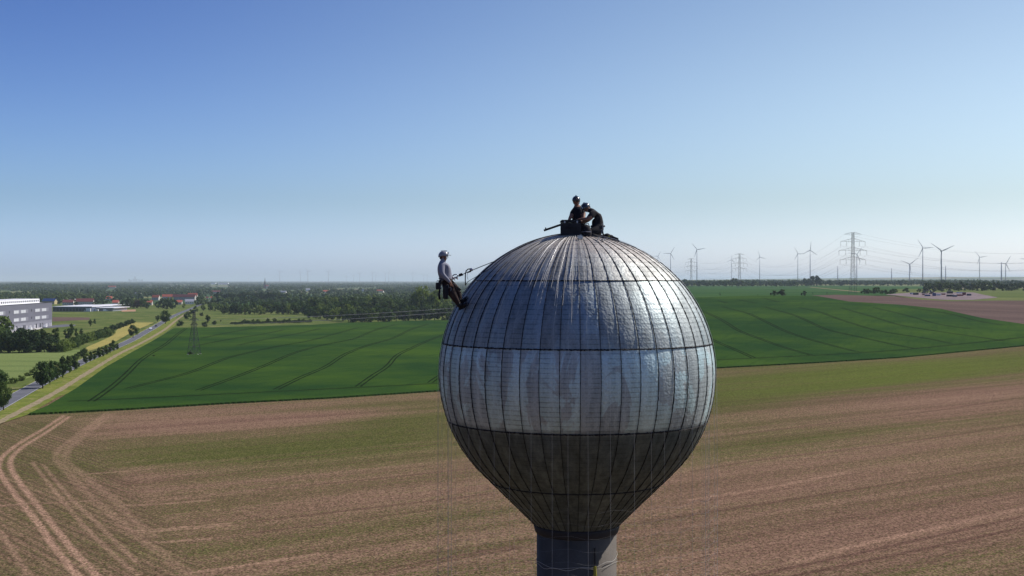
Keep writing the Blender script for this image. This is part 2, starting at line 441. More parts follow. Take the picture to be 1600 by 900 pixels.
# the big freshly drilled field round the tower
th = np.radians(np.sort(np.r_[np.linspace(-25, 25, 800), np.linspace(26, 334, 70)]))
pys = np.r_[np.arange(965, 700, -1.0), np.arange(700, 535, -0.75)]; rr = np.r_[0.5, np.geomspace(10, 145, 16), 40.0 * F / (pys - 438)]
TH, RR = np.meshgrid(th, rr); X = RR * np.sin(TH); Yg = RR * np.cos(TH)
V = np.stack([X, Yg, H(X, Yg) + 0.15], -1).reshape(-1, 3); nr, nc = RR.shape; idx = np.arange(nr * nc).reshape(nr, nc)
Fq = np.stack([idx[:-1, :], np.roll(idx, -1, 1)[:-1, :], np.roll(idx, -1, 1)[1:, :], idx[1:, :]], -1).reshape(-1, 4)[:, ::-1]
me = np_mesh('field', V, Fq, True)
x, y = V[:, 0], V[:, 1]
ysafe = np.where(y > 20, y, 1e9); PX = 800 + F * x / ysafe; PY = 438 + F * CAMZ / ysafe
front = y > 20
def world_line(pts, f=lambda a, b: (a, b)):
    q = [f(*p) for p in pts]; return P(np.array([a[0] for a in q], float), np.array([a[1] for a in q], float))[:, :2]
z6 = lambda a, b: (a / 3, 600 + b / 3)
z7 = lambda a, b: (400 + a / 3, 600 + b / 3)
z8 = lambda a, b: (1080 + a / 2.5, 540 + b / 2.5)
def paint(lines, arr, f, hw, amt, soft=0.6):
    for pts in lines:
        W = resample(world_line(pts, f), 4.0)
        for k in range(0, len(W) - 1, 6):
            w = W[k:k + 7]; m_ = hw + soft + 0.5; (xa, ya), (xb, yb) = w.min(0) - m_, w.max(0) + m_
            s_ = np.nonzero((x > xa) & (x < xb) & (y > ya) & (y < yb))[0]
            if len(s_): arr[s_] = np.maximum(arr[s_], amt * (1 - np.clip((dist_to(w, x[s_], y[s_]) - hw) / soft, 0, 1)))
track = np.zeros(len(V)); dark = np.zeros(len(V))
paint([[(300,150),(210,210),(90,280),(5,345),(-12,400),(30,470),(100,560),(190,670),(260,780),(360,900),(430,1000)],
       [(325,155),(210,235),(100,300),(48,352),(48,400),(110,490),(190,590),(260,680),(330,770),(450,900),(530,1000)]], track, z6, 0.34, 0.95, 0.5)
paint([[(500,140),(420,200),(330,270),(270,310),(258,350),(330,430),(430,540),(530,620),(640,720),(800,830),(900,900)],
       [(530,140),(440,205),(350,280),(300,330),(300,360),(400,440),(540,550),(600,620),(720,720)]], track, z6, 0.5, 0.36, 0.9)
paint([[(0,575),(200,560),(450,550)], [(560,575),(760,575),(970,548)], [(650,692),(900,683),(1070,658)], [(660,700),(900,692),(1070,668)], [(740,748),(980,728)],
       [(-10,600),(-60,560)], [(900,890),(1200,850),(1500,800)], [(330,430),(420,430),(720,400)]], track, z6, 0.3, 0.6, 0.7)
paint([[(0,690),(60,790),(130,900)], [(150,370),(300,560),(420,700),(560,830),(640,900)], [(200,380),(330,540),(480,680),(640,840)]], track, z6, 0.2, 0.5, 0.5)
paint([[(400,850),(700,772),(1000,705),(1300,640),(1500,600)], [(0,605),(300,560),(600,500)]], track, z8, 0.4, 0.5, 0.8)
paint([[(0,500),(500,455),(1020,398)], [(0,645),(400,600),(800,555),(1100,520)], [(500,897),(860,825),(1200,765)], [(560,903),(900,832),(1240,772)], [(0,372),(450,320),(860,285),(1100,262)],
       [(0,700),(400,652),(860,588)]], dark, z7, 0.25, 0.85, 0.5)
paint([[(-200,700),(0,665),(300,620),(700,555),(1300,462),(1500,430)], [(50,370),(450,315),(900,265),(1300,203),(1500,170)], [(0,495),(250,450),(700,400),(1300,310)],
       [(300,925),(850,812),(1300,715),(1500,670)], [(100,930),(500,850),(900,760),(1300,670)], [(0,235),(500,190),(1300,110)]], dark, z8, 0.28, 0.9, 0.5)
paint([[(0,580),(250,555),(500,540)], [(380,780),(620,735),(700,730)], [(200,440),(500,410),(730,400)]], dark, z6, 0.3, 0.5, 0.6)
green = np.full(len(V), 0.50)
def blob(cx, cy, sx, sy, amt, slope=-0.10):
    global green
    yy = PY - (cy + slope * (PX - cx))
    green = green + front * amt * np.exp(-((PX - cx) / sx) ** 2 - (yy / sy) ** 2)
blob(420, 705, 330, 24, 0.55, -0.05); blob(140, 640, 40, 14, 0.2); blob(60, 670, 60, 14, 0.35)
blob(1350, 592, 480, 18, 0.75, -0.07); blob(1130, 620, 130, 30, 0.5); blob(640, 660, 130, 22, 0.45); blob(600, 632, 120, 8, 0.25, -0.06)
blob(300, 662, 160, 12, -0.6, -0.02); blob(520, 648, 120, 6, -0.4, -0.05); blob(1500, 625, 140, 22, -0.45, -0.12); blob(1300, 740, 300, 40, -0.18, -0.12); blob(1400, 830, 420, 60, -0.25, -0.12)
blob(600, 775, 200, 20, -0.25); blob(500, 830, 260, 26, 0.18); blob(700, 800, 160, 20, 0.15); blob(200, 760, 90, 36, -0.2); blob(1150, 700, 120, 20, 0.25, -0.12); blob(1300, 680, 140, 14, 0.2, -0.12)
blob(60, 830, 90, 60, 0.15, 0.0); blob(260, 850, 120, 40, 0.12)
lush = np.clip(front * np.exp(-((PX - 1400) / 330) ** 2 - ((PY - (588 - 0.07 * (PX - 1400))) / 22) ** 2), 0, 1)
# headland: left of a line from (170,650) to (330,900)
hl = sstep(0, 1, np.clip((( (PX - 100) * 0 + (150 + (PY - 700) * 0.85)) - PX) / 50 + 0.5, 0, 1)) * front * (PY > 660)
set_attr(me, 'track', track); set_attr(me, 'dark', dark); set_attr(me, 'green', np.clip(green, 0, 1.2)); set_attr(me, 'lush', lush); set_attr(me, 'head', hl)
link('field', me, M['soil'])['kind'] = 'structure'

# the tall green crop
GB = [(46,649.5),(200,641.5),(356,632),(512,624),(687,612.5),(900,595),(1117,576.5),(1275,568),(1405,560),(1600,541.4),(1900,512)]
GT = [(46,649),(75,637),(120,609),(165,576),(210,550),(250,528),(272,514),(320,513),(400,511),(481,509),(544,505),(622,503),(700,501),(900,482),(1080,466),(1177,463),(1275,463.4),(1327,472.5),(1405,477.4),(1470,484),(1535,498.5),(1600,508),(1900,511.5)]
crop = sheet('crop_field', GB, GT, M['crop'], 0.75, nc=760, nr=56, skirt=0.75, rough_edge=0.12)
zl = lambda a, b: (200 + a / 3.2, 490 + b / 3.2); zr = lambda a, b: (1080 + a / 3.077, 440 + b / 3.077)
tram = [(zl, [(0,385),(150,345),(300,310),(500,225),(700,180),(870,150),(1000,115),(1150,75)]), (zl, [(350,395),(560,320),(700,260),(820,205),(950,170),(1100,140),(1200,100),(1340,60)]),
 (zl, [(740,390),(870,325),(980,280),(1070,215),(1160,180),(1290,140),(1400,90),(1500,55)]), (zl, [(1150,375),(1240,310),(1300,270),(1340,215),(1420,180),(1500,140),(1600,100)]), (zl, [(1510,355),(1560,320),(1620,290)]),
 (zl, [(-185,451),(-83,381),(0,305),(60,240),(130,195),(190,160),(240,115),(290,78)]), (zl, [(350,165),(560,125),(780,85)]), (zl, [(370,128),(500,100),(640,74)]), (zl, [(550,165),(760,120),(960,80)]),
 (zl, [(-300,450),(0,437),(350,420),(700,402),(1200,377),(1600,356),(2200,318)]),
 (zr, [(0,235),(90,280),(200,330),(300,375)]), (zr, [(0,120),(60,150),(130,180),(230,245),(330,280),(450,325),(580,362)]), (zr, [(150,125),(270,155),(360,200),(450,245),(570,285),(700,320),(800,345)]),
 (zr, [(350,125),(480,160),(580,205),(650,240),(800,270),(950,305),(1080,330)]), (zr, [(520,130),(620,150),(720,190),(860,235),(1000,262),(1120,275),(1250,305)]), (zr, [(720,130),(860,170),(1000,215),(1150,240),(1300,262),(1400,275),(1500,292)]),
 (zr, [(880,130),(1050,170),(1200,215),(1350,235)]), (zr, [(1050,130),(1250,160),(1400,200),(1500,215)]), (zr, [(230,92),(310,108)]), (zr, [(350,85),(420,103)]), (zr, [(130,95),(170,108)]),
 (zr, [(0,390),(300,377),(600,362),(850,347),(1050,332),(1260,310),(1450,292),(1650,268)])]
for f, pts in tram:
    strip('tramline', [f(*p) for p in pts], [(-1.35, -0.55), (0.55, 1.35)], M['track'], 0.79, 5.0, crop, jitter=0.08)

# ground covers on the left: verge, lane, road, pale crop, yellow strip, meadow
sheet('meadow', [(-500,760),(-60,700),(0,664),(45,641),(90,616),(150,577),(212,543),(258,517),(272,514),(330,514),(480,510),(622,504),(720,502)],
      [(-500,452),(0,466),(150,478),(290,474),(360,470),(480,464),(720,462)], M['meadow'], 0.25, nc=300, nr=60)
sheet('verge', [(-300,840),(0,664),(45,649),(90,622),(120,611),(165,577),(210,551),(258,521),(275,508)], [(-300,700),(0,622),(28,609),(60,593),(110,568),(150,550),(190,534),(225,515),(275,488)], M['verge'], 0.34, nc=200, nr=24)
lane = [(-160,745),(0,661),(45,638),(90,614),(116,597),(150,575.5),(187,553),(212,541.5),(234,530),(258,515.5),(280,497.5),(296,487)]
strip('dirt_track', lane, 2.6, M['dirt'], 0.42, 3.0, kind='structure', jitter=0.25)
ROAD = [(-330,790),(-100,690),(5,633),(37,614),(65,599),(105,578),(140,561),(185,541.5),(200,535.5),(220,524),(240,512.5),(262,499),(278,491),(293,485),(305,480),(318,473.5),(330,470),(345,466)]
strip('road', ROAD, 6.4, M['asphalt'], 0.42, 5.0, kind='structure')
M['paint'] = mat('white_road_paint', (0.6, 0.6, 0.6), 0.7)
W = resample(world_line(ROAD[:13]), 3.0)
for s_ in (-2.95, 2.95):
    t = np.gradient(W, axis=0); t /= np.linalg.norm(t, axis=1)[:, None]; n = np.stack([-t[:, 1], t[:, 0]], 1)
    strip('road_line', W + n * s_, 0.14, M['paint'], 0.45, 6.0, px=False, kind='structure')
sheet('barley_field', [(-400,690),(-60,628),(0,604),(50,590),(95,566),(125,551)], [(-400,553),(0,551.5),(60,550.5),(125,548)], M['palecrop'], 0.7, nc=120, nr=30, skirt=0.4)
sheet('dry_grass_strip', [(135,550),(150,546),(181.5,534),(208,518.5),(240,505)], [(135,543.5),(155,535),(175.5,525.5),(187.5,510.5),(207,504.5),(240,504.5)], M['stubble'], 0.42, nc=60, nr=20)
sheet('pavement', [(40,514),(60,514),(100,511.5),(118,509.5)], [(40,512),(60,511),(100,507.5),(118,508)], M['asphalt'], 0.4, nc=30, nr=6)
sheet('apron', [(-80,540),(10,526),(66,514)], [(-80,528),(10,519),(66,511)], M['concrete'], 0.42, nc=30, nr=6)
sheet('bare_patch', [(82,503),(140,500)], [(82,496),(140,496.5)], M['brownfield'], 0.35, nc=20, nr=5)
sheet('earth_heap_ground', [(190,487.5),(212,487)], [(190,484.5),(212,484)], mat('orange_earth', (0.38, 0.22, 0.12), 0.95), 0.4, nc=20, nr=4)
sheet('far_crop', [(325,479),(365,478.5),(460,476),(480,474)], [(325,472.5),(365,471),(460,471),(480,470)], M['farcrop'], 0.5, nc=40, nr=6)
# right side, beyond the crop
sheet('far_crop', [(1010,470),(1080,466.5),(1177,463.6),(1275,463.8),(1400,462),(1460,460)], [(1010,447),(1120,447),(1275,446.5),(1460,448)], M['farcrop'], 0.35, nc=160, nr=16)
sheet('ploughed_field', [(1270,463.8),(1327,472.8),(1405,478),(1470,485),(1535,499.5),(1600,510),(1900,513)], [(1270,462.4),(1307,461.3),(1400,464),(1440,469),(1487,471.5),(1556,470.5),(1900,470)], M['brownfield'], 0.5, nc=200, nr=30)
sheet('rough_meadow', [(1400,463),(1437,469),(1487,472),(1556,471),(1900,470.5)], [(1400,452),(1487,452),(1556,451),(1900,450)], M['roughgrass'], 0.42, nc=120, nr=16)
sheet('gravel_yard', [(1385,461.5),(1400,462.5),(1440,466.5),(1475,469.5),(1520,469.5),(1558,466)], [(1385,461),(1400,459.5),(1425,458),(1520,457.5),(1535,461),(1558,465.5)], M['gravel'], 0.55, nc=60, nr=10)
strip('farm_lane', [(1265,449),(1290,451.5),(1320,454.5),(1345,457)], 7, M['dirt'], 0.6, 10, kind='structure')

# ---------------------------------------------------------------- water tower
TD = 32.7; SR = 3.6
TC = Vector((101.0 / F * TD, TD, CAMZ - 2.41))      # centre of the ball
CONE_R, CONE_Z = 1.10, -4.0
def ball_rz(lat_or_z):
    """profile radius of the tank at height z over the ball's centre"""
    z = lat_or_z
    if z >= -SR * 0.7071: return math.sqrt(max(SR * SR - z * z, 0))
    return SR * 0.7071 - (-SR * 0.7071 - z) if z > CONE_Z else CONE_R
def prof_pts(z0, z1, n):
    zs = []
    a0 = math.asin(max(-1, min(1, z0 / SR))) if z0 >= -SR * .7071 else None
    out = []
    for i in range(n + 1):
        t = i / n
        if z0 >= -SR * .7071 and z1 >= -SR * .7071:
            la = math.asin(z0 / SR) * (1 - t) + math.asin(z1 / SR) * t; out.append((SR * math.cos(la), SR * math.sin(la)))
        else:
            z = z0 * (1 - t) + z1 * t; out.append((ball_rz(z), z))
    return out
def panel_mat():
    g = NG('weathered_sheet_metal'); p = g.n.new('ShaderNodeTexCoord').outputs['Object']
    # the object space of every panel is turned with it, so a per-panel offset is added
    oi = g.n.new('ShaderNodeObjectInfo')
    geo = g.n.new('ShaderNodeNewGeometry'); wp = g.n.new('ShaderNodeVectorMath'); wp.operation = 'SUBTRACT'; g.l.new(geo.outputs['Position'], wp.inputs[0]); wp.inputs[1].default_value = TC
    w = wp.outputs[0]
    off = g.n.new('ShaderNodeVectorMath'); off.operation = 'SCALE'; off.inputs[0].default_value = (17, 31, 11); g.l.new(oi.outputs['Random'], off.inputs['Scale'])
    ad = g.n.new('ShaderNodeVectorMath'); ad.operation = 'ADD'; g.l.new(w, ad.inputs[0]); g.l.new(off.outputs[0], ad.inputs[1])
    patch = g.noise(g.mapping(ad.outputs[0], 0, (1, 1, 0.55)), 0.75, 5, 0.62, 0.6)      # wiped and dull patches, cut at panel edges
    streak = g.noise(g.mapping(ad.outputs[0], 0, (3.2, 3.2, 0.16)), 1.6, 4, 0.6)        # runs down the sheets
    grain = g.noise(w, 22.0, 3, 0.75)
    sep = g.n.new('ShaderNodeSeparateXYZ'); g.l.new(w, sep.inputs[0])
    band = g.rng(sep.outputs[2], -1.3, -1.1, 0.0, 1.0)                                  # sheets below the lower seam painted darker, for underside shade and reflected ground
    mid = g.math('MULTIPLY', g.rng(sep.outputs[2], -1.25, -1.15), g.rng(sep.outputs[2], 0.8, 0.6))
    dull = g.mix(g.rng(streak, 0.4, 0.65), (0.45, 0.50, 0.505), (0.33, 0.375, 0.38))
    bright = g.mix(g.rng(streak, 0.35, 0.65), (0.55, 0.68, 0.70), (0.42, 0.54, 0.56))
    pm = g.math('MULTIPLY', g.rng(patch, 0.495, 0.515), g.rng(mid, 0, 1, 0.25, 1.0))
    c = g.mix(pm, dull, bright)
    ug = g.rng(sep.outputs[2], 0.76, 0.80, 1.0, 0.80)
    uv = g.n.new('ShaderNodeVectorMath'); uv.operation = 'SCALE'; g.l.new(c, uv.inputs[0]); g.l.new(ug, uv.inputs['Scale']); c = uv.outputs[0]
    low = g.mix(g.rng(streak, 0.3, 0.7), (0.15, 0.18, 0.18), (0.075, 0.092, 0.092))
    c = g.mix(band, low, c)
    # bird lime and dust near the crown
    c = g.mix(g.math('MULTIPLY', g.rng(sep.outputs[2], 2.7, 3.5), g.rng(grain, 0.35, 0.6)), c, (0.40, 0.36, 0.34))
    ob = g.n.new('ShaderNodeVectorMath'); ob.operation = 'SCALE'; g.l.new(c, ob.inputs[0])
    g.l.new(g.math('MULTIPLY', g.rng(oi.outputs['Random'], 0, 1, 0.86, 1.12), g.rng(grain, 0.3, 0.7, 0.85, 1.15)), ob.inputs['Scale'])
    cap = g.rng(sep.outputs[2], 2.39, 2.41)
    nrow = g.n.new('ShaderNodeTexWave'); nrow.bands_direction = 'Z'; nrow.inputs['Scale'].default_value = 2.75; nrow.inputs['Distortion'].default_value = 0.5; nrow.inputs['Detail'].default_value = 1; g.l.new(w, nrow.inputs['Vector'])
    lines = g.math('MULTIPLY', g.rng(nrow.outputs['Fac'], 0.16, 0.03), g.rng(streak, 0.35, 0.6, 0.0, 0.42))
    lc = g.mix(lines, ob.outputs[0], (0.05, 0.05, 0.055))
    lc = g.mix(1.0, lc, g.mix(cap, (1.0, 1.0, 1.0), (1.06, 0.98, 0.94)), 'MULTIPLY')
    # light horizontal ribs pressed into the sheets and a hammered skin
    wv = g.n.new('ShaderNodeTexWave'); wv.bands_direction = 'Z'; wv.inputs['Scale'].default_value = 2.6; wv.inputs['Distortion'].default_value = 0.8; wv.inputs['Detail'].default_value = 2; wv.inputs['Detail Scale'].default_value = 0.6
    g.l.new(w, wv.inputs['Vector'])
    vo = g.n.new('ShaderNodeTexVoronoi'); vo.inputs['Scale'].default_value = 16.0; g.l.new(w, vo.inputs['Vector'])
    dent = g.noise(ad.outputs[0], 2.2, 3, 0.5)
    hgt = g.math('ADD', g.math('MULTIPLY', wv.outputs['Fac'], 0.13), g.math('MULTIPLY', vo.outputs['Distance'], 0.62))
    hgt = g.math('ADD', hgt, g.math('MULTIPLY', dent, 0.1))
    g.bump(hgt, 0.55, 0.017)
    return g.out(lc, g.mix(pm, (0.5,) * 3, (0.36,) * 3) if False else g.rng(patch, 0.4, 0.6, 0.70, 0.58), 0.80, 0.4)
M['sheet'] = panel_mat()
M['seam'] = mat('tarred_seam', (0.018, 0.017, 0.018), 0.8, spec=0.2)
M['steel'] = mat('painted_column_steel', (0.105, 0.092, 0.078), 0.7, 0.0, 0.15, vary=0.25, nscale=1.2, bump=0.15, bscale=14)
M['darkband'] = mat('dark_collar_paint', (0.02, 0.02, 0.024), 0.7)
M['wire'] = mat('thin_steel_wire', (0.52, 0.53, 0.55), 0.4, 0.4, 0.5)
M['twine'] = mat('pale_twine', (0.55, 0.53, 0.48), 0.8)

tower = empty('water_tower', (TC.x, TC.y, 0.0))
tag(tower, 'tall water tower with a dented metal-clad ball tank on a grey steel column', 'water tower')
cz = TC.z
# liner under the cladding
mb = MB(); pr = [(0.02, SR - 0.05)] + [(SR * math.cos(a) - 0.05 * math.cos(a), SR * math.sin(a) - 0.05 * math.sin(a)) for a in np.linspace(R_(88), R_(-44), 40)] + [(CONE_R - 0.05, CONE_Z)]
mb.lathe([(r, z) for r, z in pr[::-1]], 92); lin = mb.build('tank_liner', M['seam'], tower, True, (0, 0, cz))
NG_ = 46; PH0 = -math.pi / 2 - 0.027
bands = [(3.57, 2.40, 9, 'u'), (2.40, 0.78, 9, 'u'), (0.78, -1.23, 10, 'u'), (-1.23, -2.82, 9, 'l'), (-2.82, CONE_Z + 0.03, 5, 'l')]
for bi, (za, zb, n, _) in enumerate(bands):
    variants = []
    for vr in range(4):
        vs = []; fs = []; pts = prof_pts(za - 0.012, zb + 0.012, n); K = 5
        dth = 2 * math.pi / NG_
        for i, (r, z) in enumerate(pts):
            for k in range(K + 1):
                t = k / K; g_ = min(0.006 / max(r, 0.25), dth * 0.2)
                a = -dth / 2 + g_ + (dth - 2 * g_) * t
                edge = (k in (0, K)) or (i in (0, n))
                sc2 = min(1, r / 3.2) ** 2; bul = (0.003 * math.sin(math.pi * t) + random.uniform(-0.0012, 0.0012)) * sc2
                rr_ = r * (1 + (bul - (0.009 * sc2 if edge else 0)) / max(SR, 1))
                vs.append((rr_ * math.cos(a), rr_ * math.sin(a), z * (1 + (bul - (0.009 * sc2 if edge else 0)) / SR) if z > -2.6 else z))
        for i in range(n):
            for k in range(K):
                fs.append((i * (K + 1) + k, (i + 1) * (K + 1) + k, (i + 1) * (K + 1) + k + 1, i * (K + 1) + k + 1))
        me = bpy.data.meshes.new('panel'); me.from_pydata(vs, [], fs); me.polygons.foreach_set('use_smooth', [True] * len(fs)); me.materials.append(M['sheet']); me.update(); variants.append(me)
    for q in range(NG_):
        o = bpy.data.objects.new('panel', variants[(q * 7 + bi) % 4]); COL.objects.link(o); o.parent = tower
        o.location = (0, 0, cz); o.rotation_euler = (0, 0, PH0 + 2 * math.pi * (q + 0.5) / NG_)
# vertical seams: tarred, lumpy beads, broken here and there
def bead(pts, nrm, w0, name):
    vs = []; fs = []
    for i, (p, nn) in enumerate(zip(pts, nrm)):
        w = w0 * random.choice((0.5, 0.8, 1.0, 1.3, 1.5)); h = 0.010 + random.uniform(0, 0.012)
        s_ = Vector((0, 1, 0)) if name == 'v' else None
        gap = random.random() < 0.38
        if gap: w *= 0.3
        w *= min(1.0, 0.25 + p[0] / 3.4); h *= min(1.0, 0.4 + p[0] / 4)
        vs += [tuple(Vector(p) + s_ * -w), tuple(Vector(p) + Vector(nn) * h + s_ * random.uniform(-.004, .004)), tuple(Vector(p) + s_ * w)]
    for i in range(len(pts) - 1):
        a = i * 3; fs += [(a, a + 3, a + 4, a + 1), (a + 1, a + 4, a + 5, a + 2)]
    return vs, fs
vm = []
for vr in range(4):
    pts = []; nr_ = []
    zz = []
    for za, zb, n, _ in bands: zz += [z for r, z in prof_pts(za, zb, 42)]
    for z in zz:
        r = ball_rz(z); nz = z / SR if z > -2.55 else -0.707; nr2 = math.sqrt(1 - nz * nz)
        pts.append((r * 0.9995, 0, z)); nr_.append((nr2, 0, nz))
    vs, fs = bead(pts, nr_, 0.0062, 'v')
    me = bpy.data.meshes.new('seam'); me.from_pydata(vs, [], fs); me.materials.append(M['seam']); me.update(); vm.append(me)
for q in range(NG_):
    o = bpy.data.objects.new('seam', vm[(q * 5) % 4]); COL.objects.link(o); o.parent = tower
    o.location = (0, 0, cz); o.rotation_euler = (0, 0, PH0 + 2 * math.pi * q / NG_)
for z, wv_ in ((2.40, 0.012), (0.78, 0.018), (-1.23, 0.020), (-2.82, 0.012)):
    vs = []; fs = []; n = 640; r = ball_rz(z); nz = z / SR if z > -2.55 else -.707; tz = math.sqrt(1 - nz * nz)
    for i in range(n):
        a = 2 * math.pi * i / n; w = wv_ * random.choice((0.5, 0.75, 1.0, 1.25)); dz_ = random.uniform(-.006, .006)
        for s_, hh in ((-1, 0), (0, 0.02), (1, 0)):
            rr_ = r + hh * tz + s_ * w * (-nz); vs.append((rr_ * math.cos(a), rr_ * math.sin(a), z + dz_ + s_ * w * tz + hh * nz))
    for i in range(n):
        a = i * 3; b = ((i + 1) % n) * 3; fs += [(a, b, b + 1, a + 1), (a + 1, b + 1, b + 2, a + 2)]
    me = bpy.data.meshes.new('ring_seam'); me.from_pydata(vs, [], fs); me.update()
    link('ring_seam', me, M['seam'], tower, (0, 0, cz))
# crown plate
mb = MB(); mb.lathe([(0.62, SR * math.cos(0.16) - 0.03), (0.55, 3.60), (0.35, 3.625), (0.02, 3.64)], 40); mb.build('crown_plate', M['darkband'], tower, False, (0, 0, cz))
# collar and column
mb = MB(); mb.lathe([(1.03, -4.22), (1.09, -4.16), (1.13, -4.02), (1.12, -3.95), (1.05, -3.93)], 64); mb.build('collar', M['darkband'], tower, True, (0, 0, cz))
ztop = cz - 4.14
mb = MB(); mb.lathe([(1.045, 0.0), (1.045, ztop)], 72); mb.build('column', M['steel'], tower, True)
for k in range(12):
    mb = MB(); z = ztop - 2.9 - k * 2.6
    if z > 1: mb.lathe([(1.046, z - 0.02), (1.056, z), (1.046, z + 0.02)], 48, cap=False); mb.build('weld_ring', M['steel'], tower, True)
mb = MB(); mb.lathe([(2.4, 0.0), (2.4, 0.5), (1.3, 0.8)], 32); mb.build('footing', M['concrete'], tower)

# thin wires drawn over the ball and hanging free below its widest part
net = empty('wire_net', (TC.x, TC.y, 0)); tag(net, 'fine wire net of thin strands draped over the ball tank and hanging down', 'wire net')
def strand(lat_end, hang, rr_=0.0035, wob=0.02):
    mb = MB(); pts = []
    for i in range(26):
        la = R_(84) + (R_(lat_end) - R_(84)) * i / 25
        r = (SR + 0.03) * math.cos(la); pts.append((r, math.sin(i * 0.9) * wob * math.cos(la), cz + (SR + 0.03) * math.sin(la)))
    if hang:
        for z in np.linspace(0, 34, 12)[1:]: pts.append((SR + 0.05, 0.02 * math.sin(z), max(cz - z, 0.3)))
    mb.tube(pts, rr_, 4, cap=False); return mb.mesh('strand')
sm_long = strand(0, True, 0.0017); sm_long.materials.append(M['wire'])
tops = []
for la in (70, 58, 45, 38, 30, 22):
    me = strand(la, False, 0.0042, 0.004); me.materials.append(M['twine']); tops.append(me)
for q in range(48):
    o = bpy.data.objects.new('wire', sm_long); COL.objects.link(o); o.parent = net; o.rotation_euler = (0, 0, 2 * math.pi * (q + 0.37 + random.uniform(-.2, .2)) / 48)
for q in range(52):      # net wires fanning from the crown on the shaded side, glint painted pale
    a = R_(180 + 95 * q / 51) + random.uniform(-.02, .02)
    o = bpy.data.objects.new('cord', random.choice(tops)); COL.objects.link(o); o.parent = net; o.rotation_euler = (0, 0, a)
for a_, r_ in ((-19, 3.46), (-23.5, 3.46), (199, 3.50), (203, 3.50)):
    a = R_(a_); mb = MB(); mb.tube([(r_ * math.cos(a), r_ * math.sin(a), cz - z + 0.0) for z in (0.9, 2, 8, 20, 36)], 0.0048, 5); mb.build('hanging_rope', M['twine'], net)
mb = MB()
for z in np.arange(-0.6, 4.0, 0.3):
    n = 72; pts = [((SR + 0.05) * math.cos(2 * math.pi * i / n), (SR + 0.05) * math.sin(2 * math.pi * i / n), cz - 3.6 - z + 0.05 * math.sin(i * 1.7)) for i in range(n + 1)]
    mb.tube(pts, 0.0013, 3, cap=False)
o = mb.build('cross_wires', mat('dull_wire', (0.25, 0.25, 0.25), 0.8), net); o['kind'] = 'stuff'
mb = MB()
for i, z in [(a, b) for a in range(3) for b in range(8)]:
    a = R_(-62 + i * 5); mb.ball(((SR + 0.05) * math.cos(a) , (SR + 0.05) * math.sin(a), cz - 4.6 - z * 0.5), 0.014, n=5, m=4)
o = mb.build('knots', M['twine'], net); o['kind'] = 'stuff'
# slack line round the column
mb = MB(); n = 60
pts = [(1.07 * math.cos(2 * math.pi * i / n), 1.07 * math.sin(2 * math.pi * i / n), ztop - 0.72 + 0.12 * math.cos(2 * math.pi * i / n - 0.5) + 0.03 * math.sin(i)) for i in range(n + 1)]
mb.tube(pts, 0.0045, 5); pts = [(1.065 * math.cos(2 * math.pi * i / n), 1.065 * math.sin(2 * math.pi * i / n), ztop - 0.78 + 0.03 * math.sin(i * .6)) for i in range(n + 1)]; mb.tube(pts, 0.0035, 5)
o = mb.build('slack_line', M['twine'], None, loc=(TC.x, TC.y, 0)); tag(o, 'thin pale line tied loosely round the steel column under the tank', 'rope')
# rope bag on the column
rb = empty('rope_tube', (TC.x, TC.y, 0)); tag(rb, 'black cord with a yellow sleeve hanging down the front of the column', 'rope')
a = R_(-68); bx, by = 1.10 * math.cos(a), 1.10 * math.sin(a)
mb = MB(); mb.tube([(bx, by, ztop - 0.25), (bx, by, ztop - 0.95)], 0.022, 8); mb.build('cord', M['darkband'], rb)
mb = MB(); mb.tube([(bx, by - .01, ztop - 0.72), (bx + .01, by - .02, ztop - 1.02)], [0.036, 0.046], 8); mb.build('sleeve', mat('yellow_sleeve', (0.30, 0.27, 0.03), 0.6), rb)
mb = MB(); mb.tube([(bx + .01, by - .01, ztop - 1.03), (bx, by - .01, ztop - 1.22)], [0.05, 0.03], 8); mb.tube([(bx+.03, by, ztop - 1.18), (bx + .05, by, ztop - 1.3)], 0.02, 6); mb.build('end_weight', M['darkband'], rb)

# ---------------------------------------------------------------- people
M['skin'] = mat('skin', (0.27, 0.14, 0.095), 0.6)
M['shirt'] = mat('pale_grey_shirt', (0.22, 0.23, 0.28), 0.85, vary=0.12, nscale=8)
M['black_cloth'] = mat('black_workwear', (0.018, 0.017, 0.021), 0.9, vary=0.3, nscale=8)
M['brown_cloth'] = mat('dark_brown_trousers', (0.035, 0.022, 0.02), 0.9, vary=0.3, nscale=8)
M['boot'] = mat('black_boots', (0.012, 0.011, 0.012), 0.6)
M['helmet_white'] = mat('pale_helmet_shell', (0.26, 0.27, 0.30), 0.22, spec=0.6)
M['helmet_dark'] = mat('dark_helmet_shell', (0.03, 0.035, 0.045), 0.2, spec=0.7)
M['strap'] = mat('black_webbing', (0.02, 0.02, 0.024), 0.8)
M['metal'] = mat('anodised_metal', (0.35, 0.36, 0.40), 0.3, 0.9, 0.5)
M['hair'] = mat('dark_hair', (0.02, 0.014, 0.01), 0.9)
MPX = 1.0
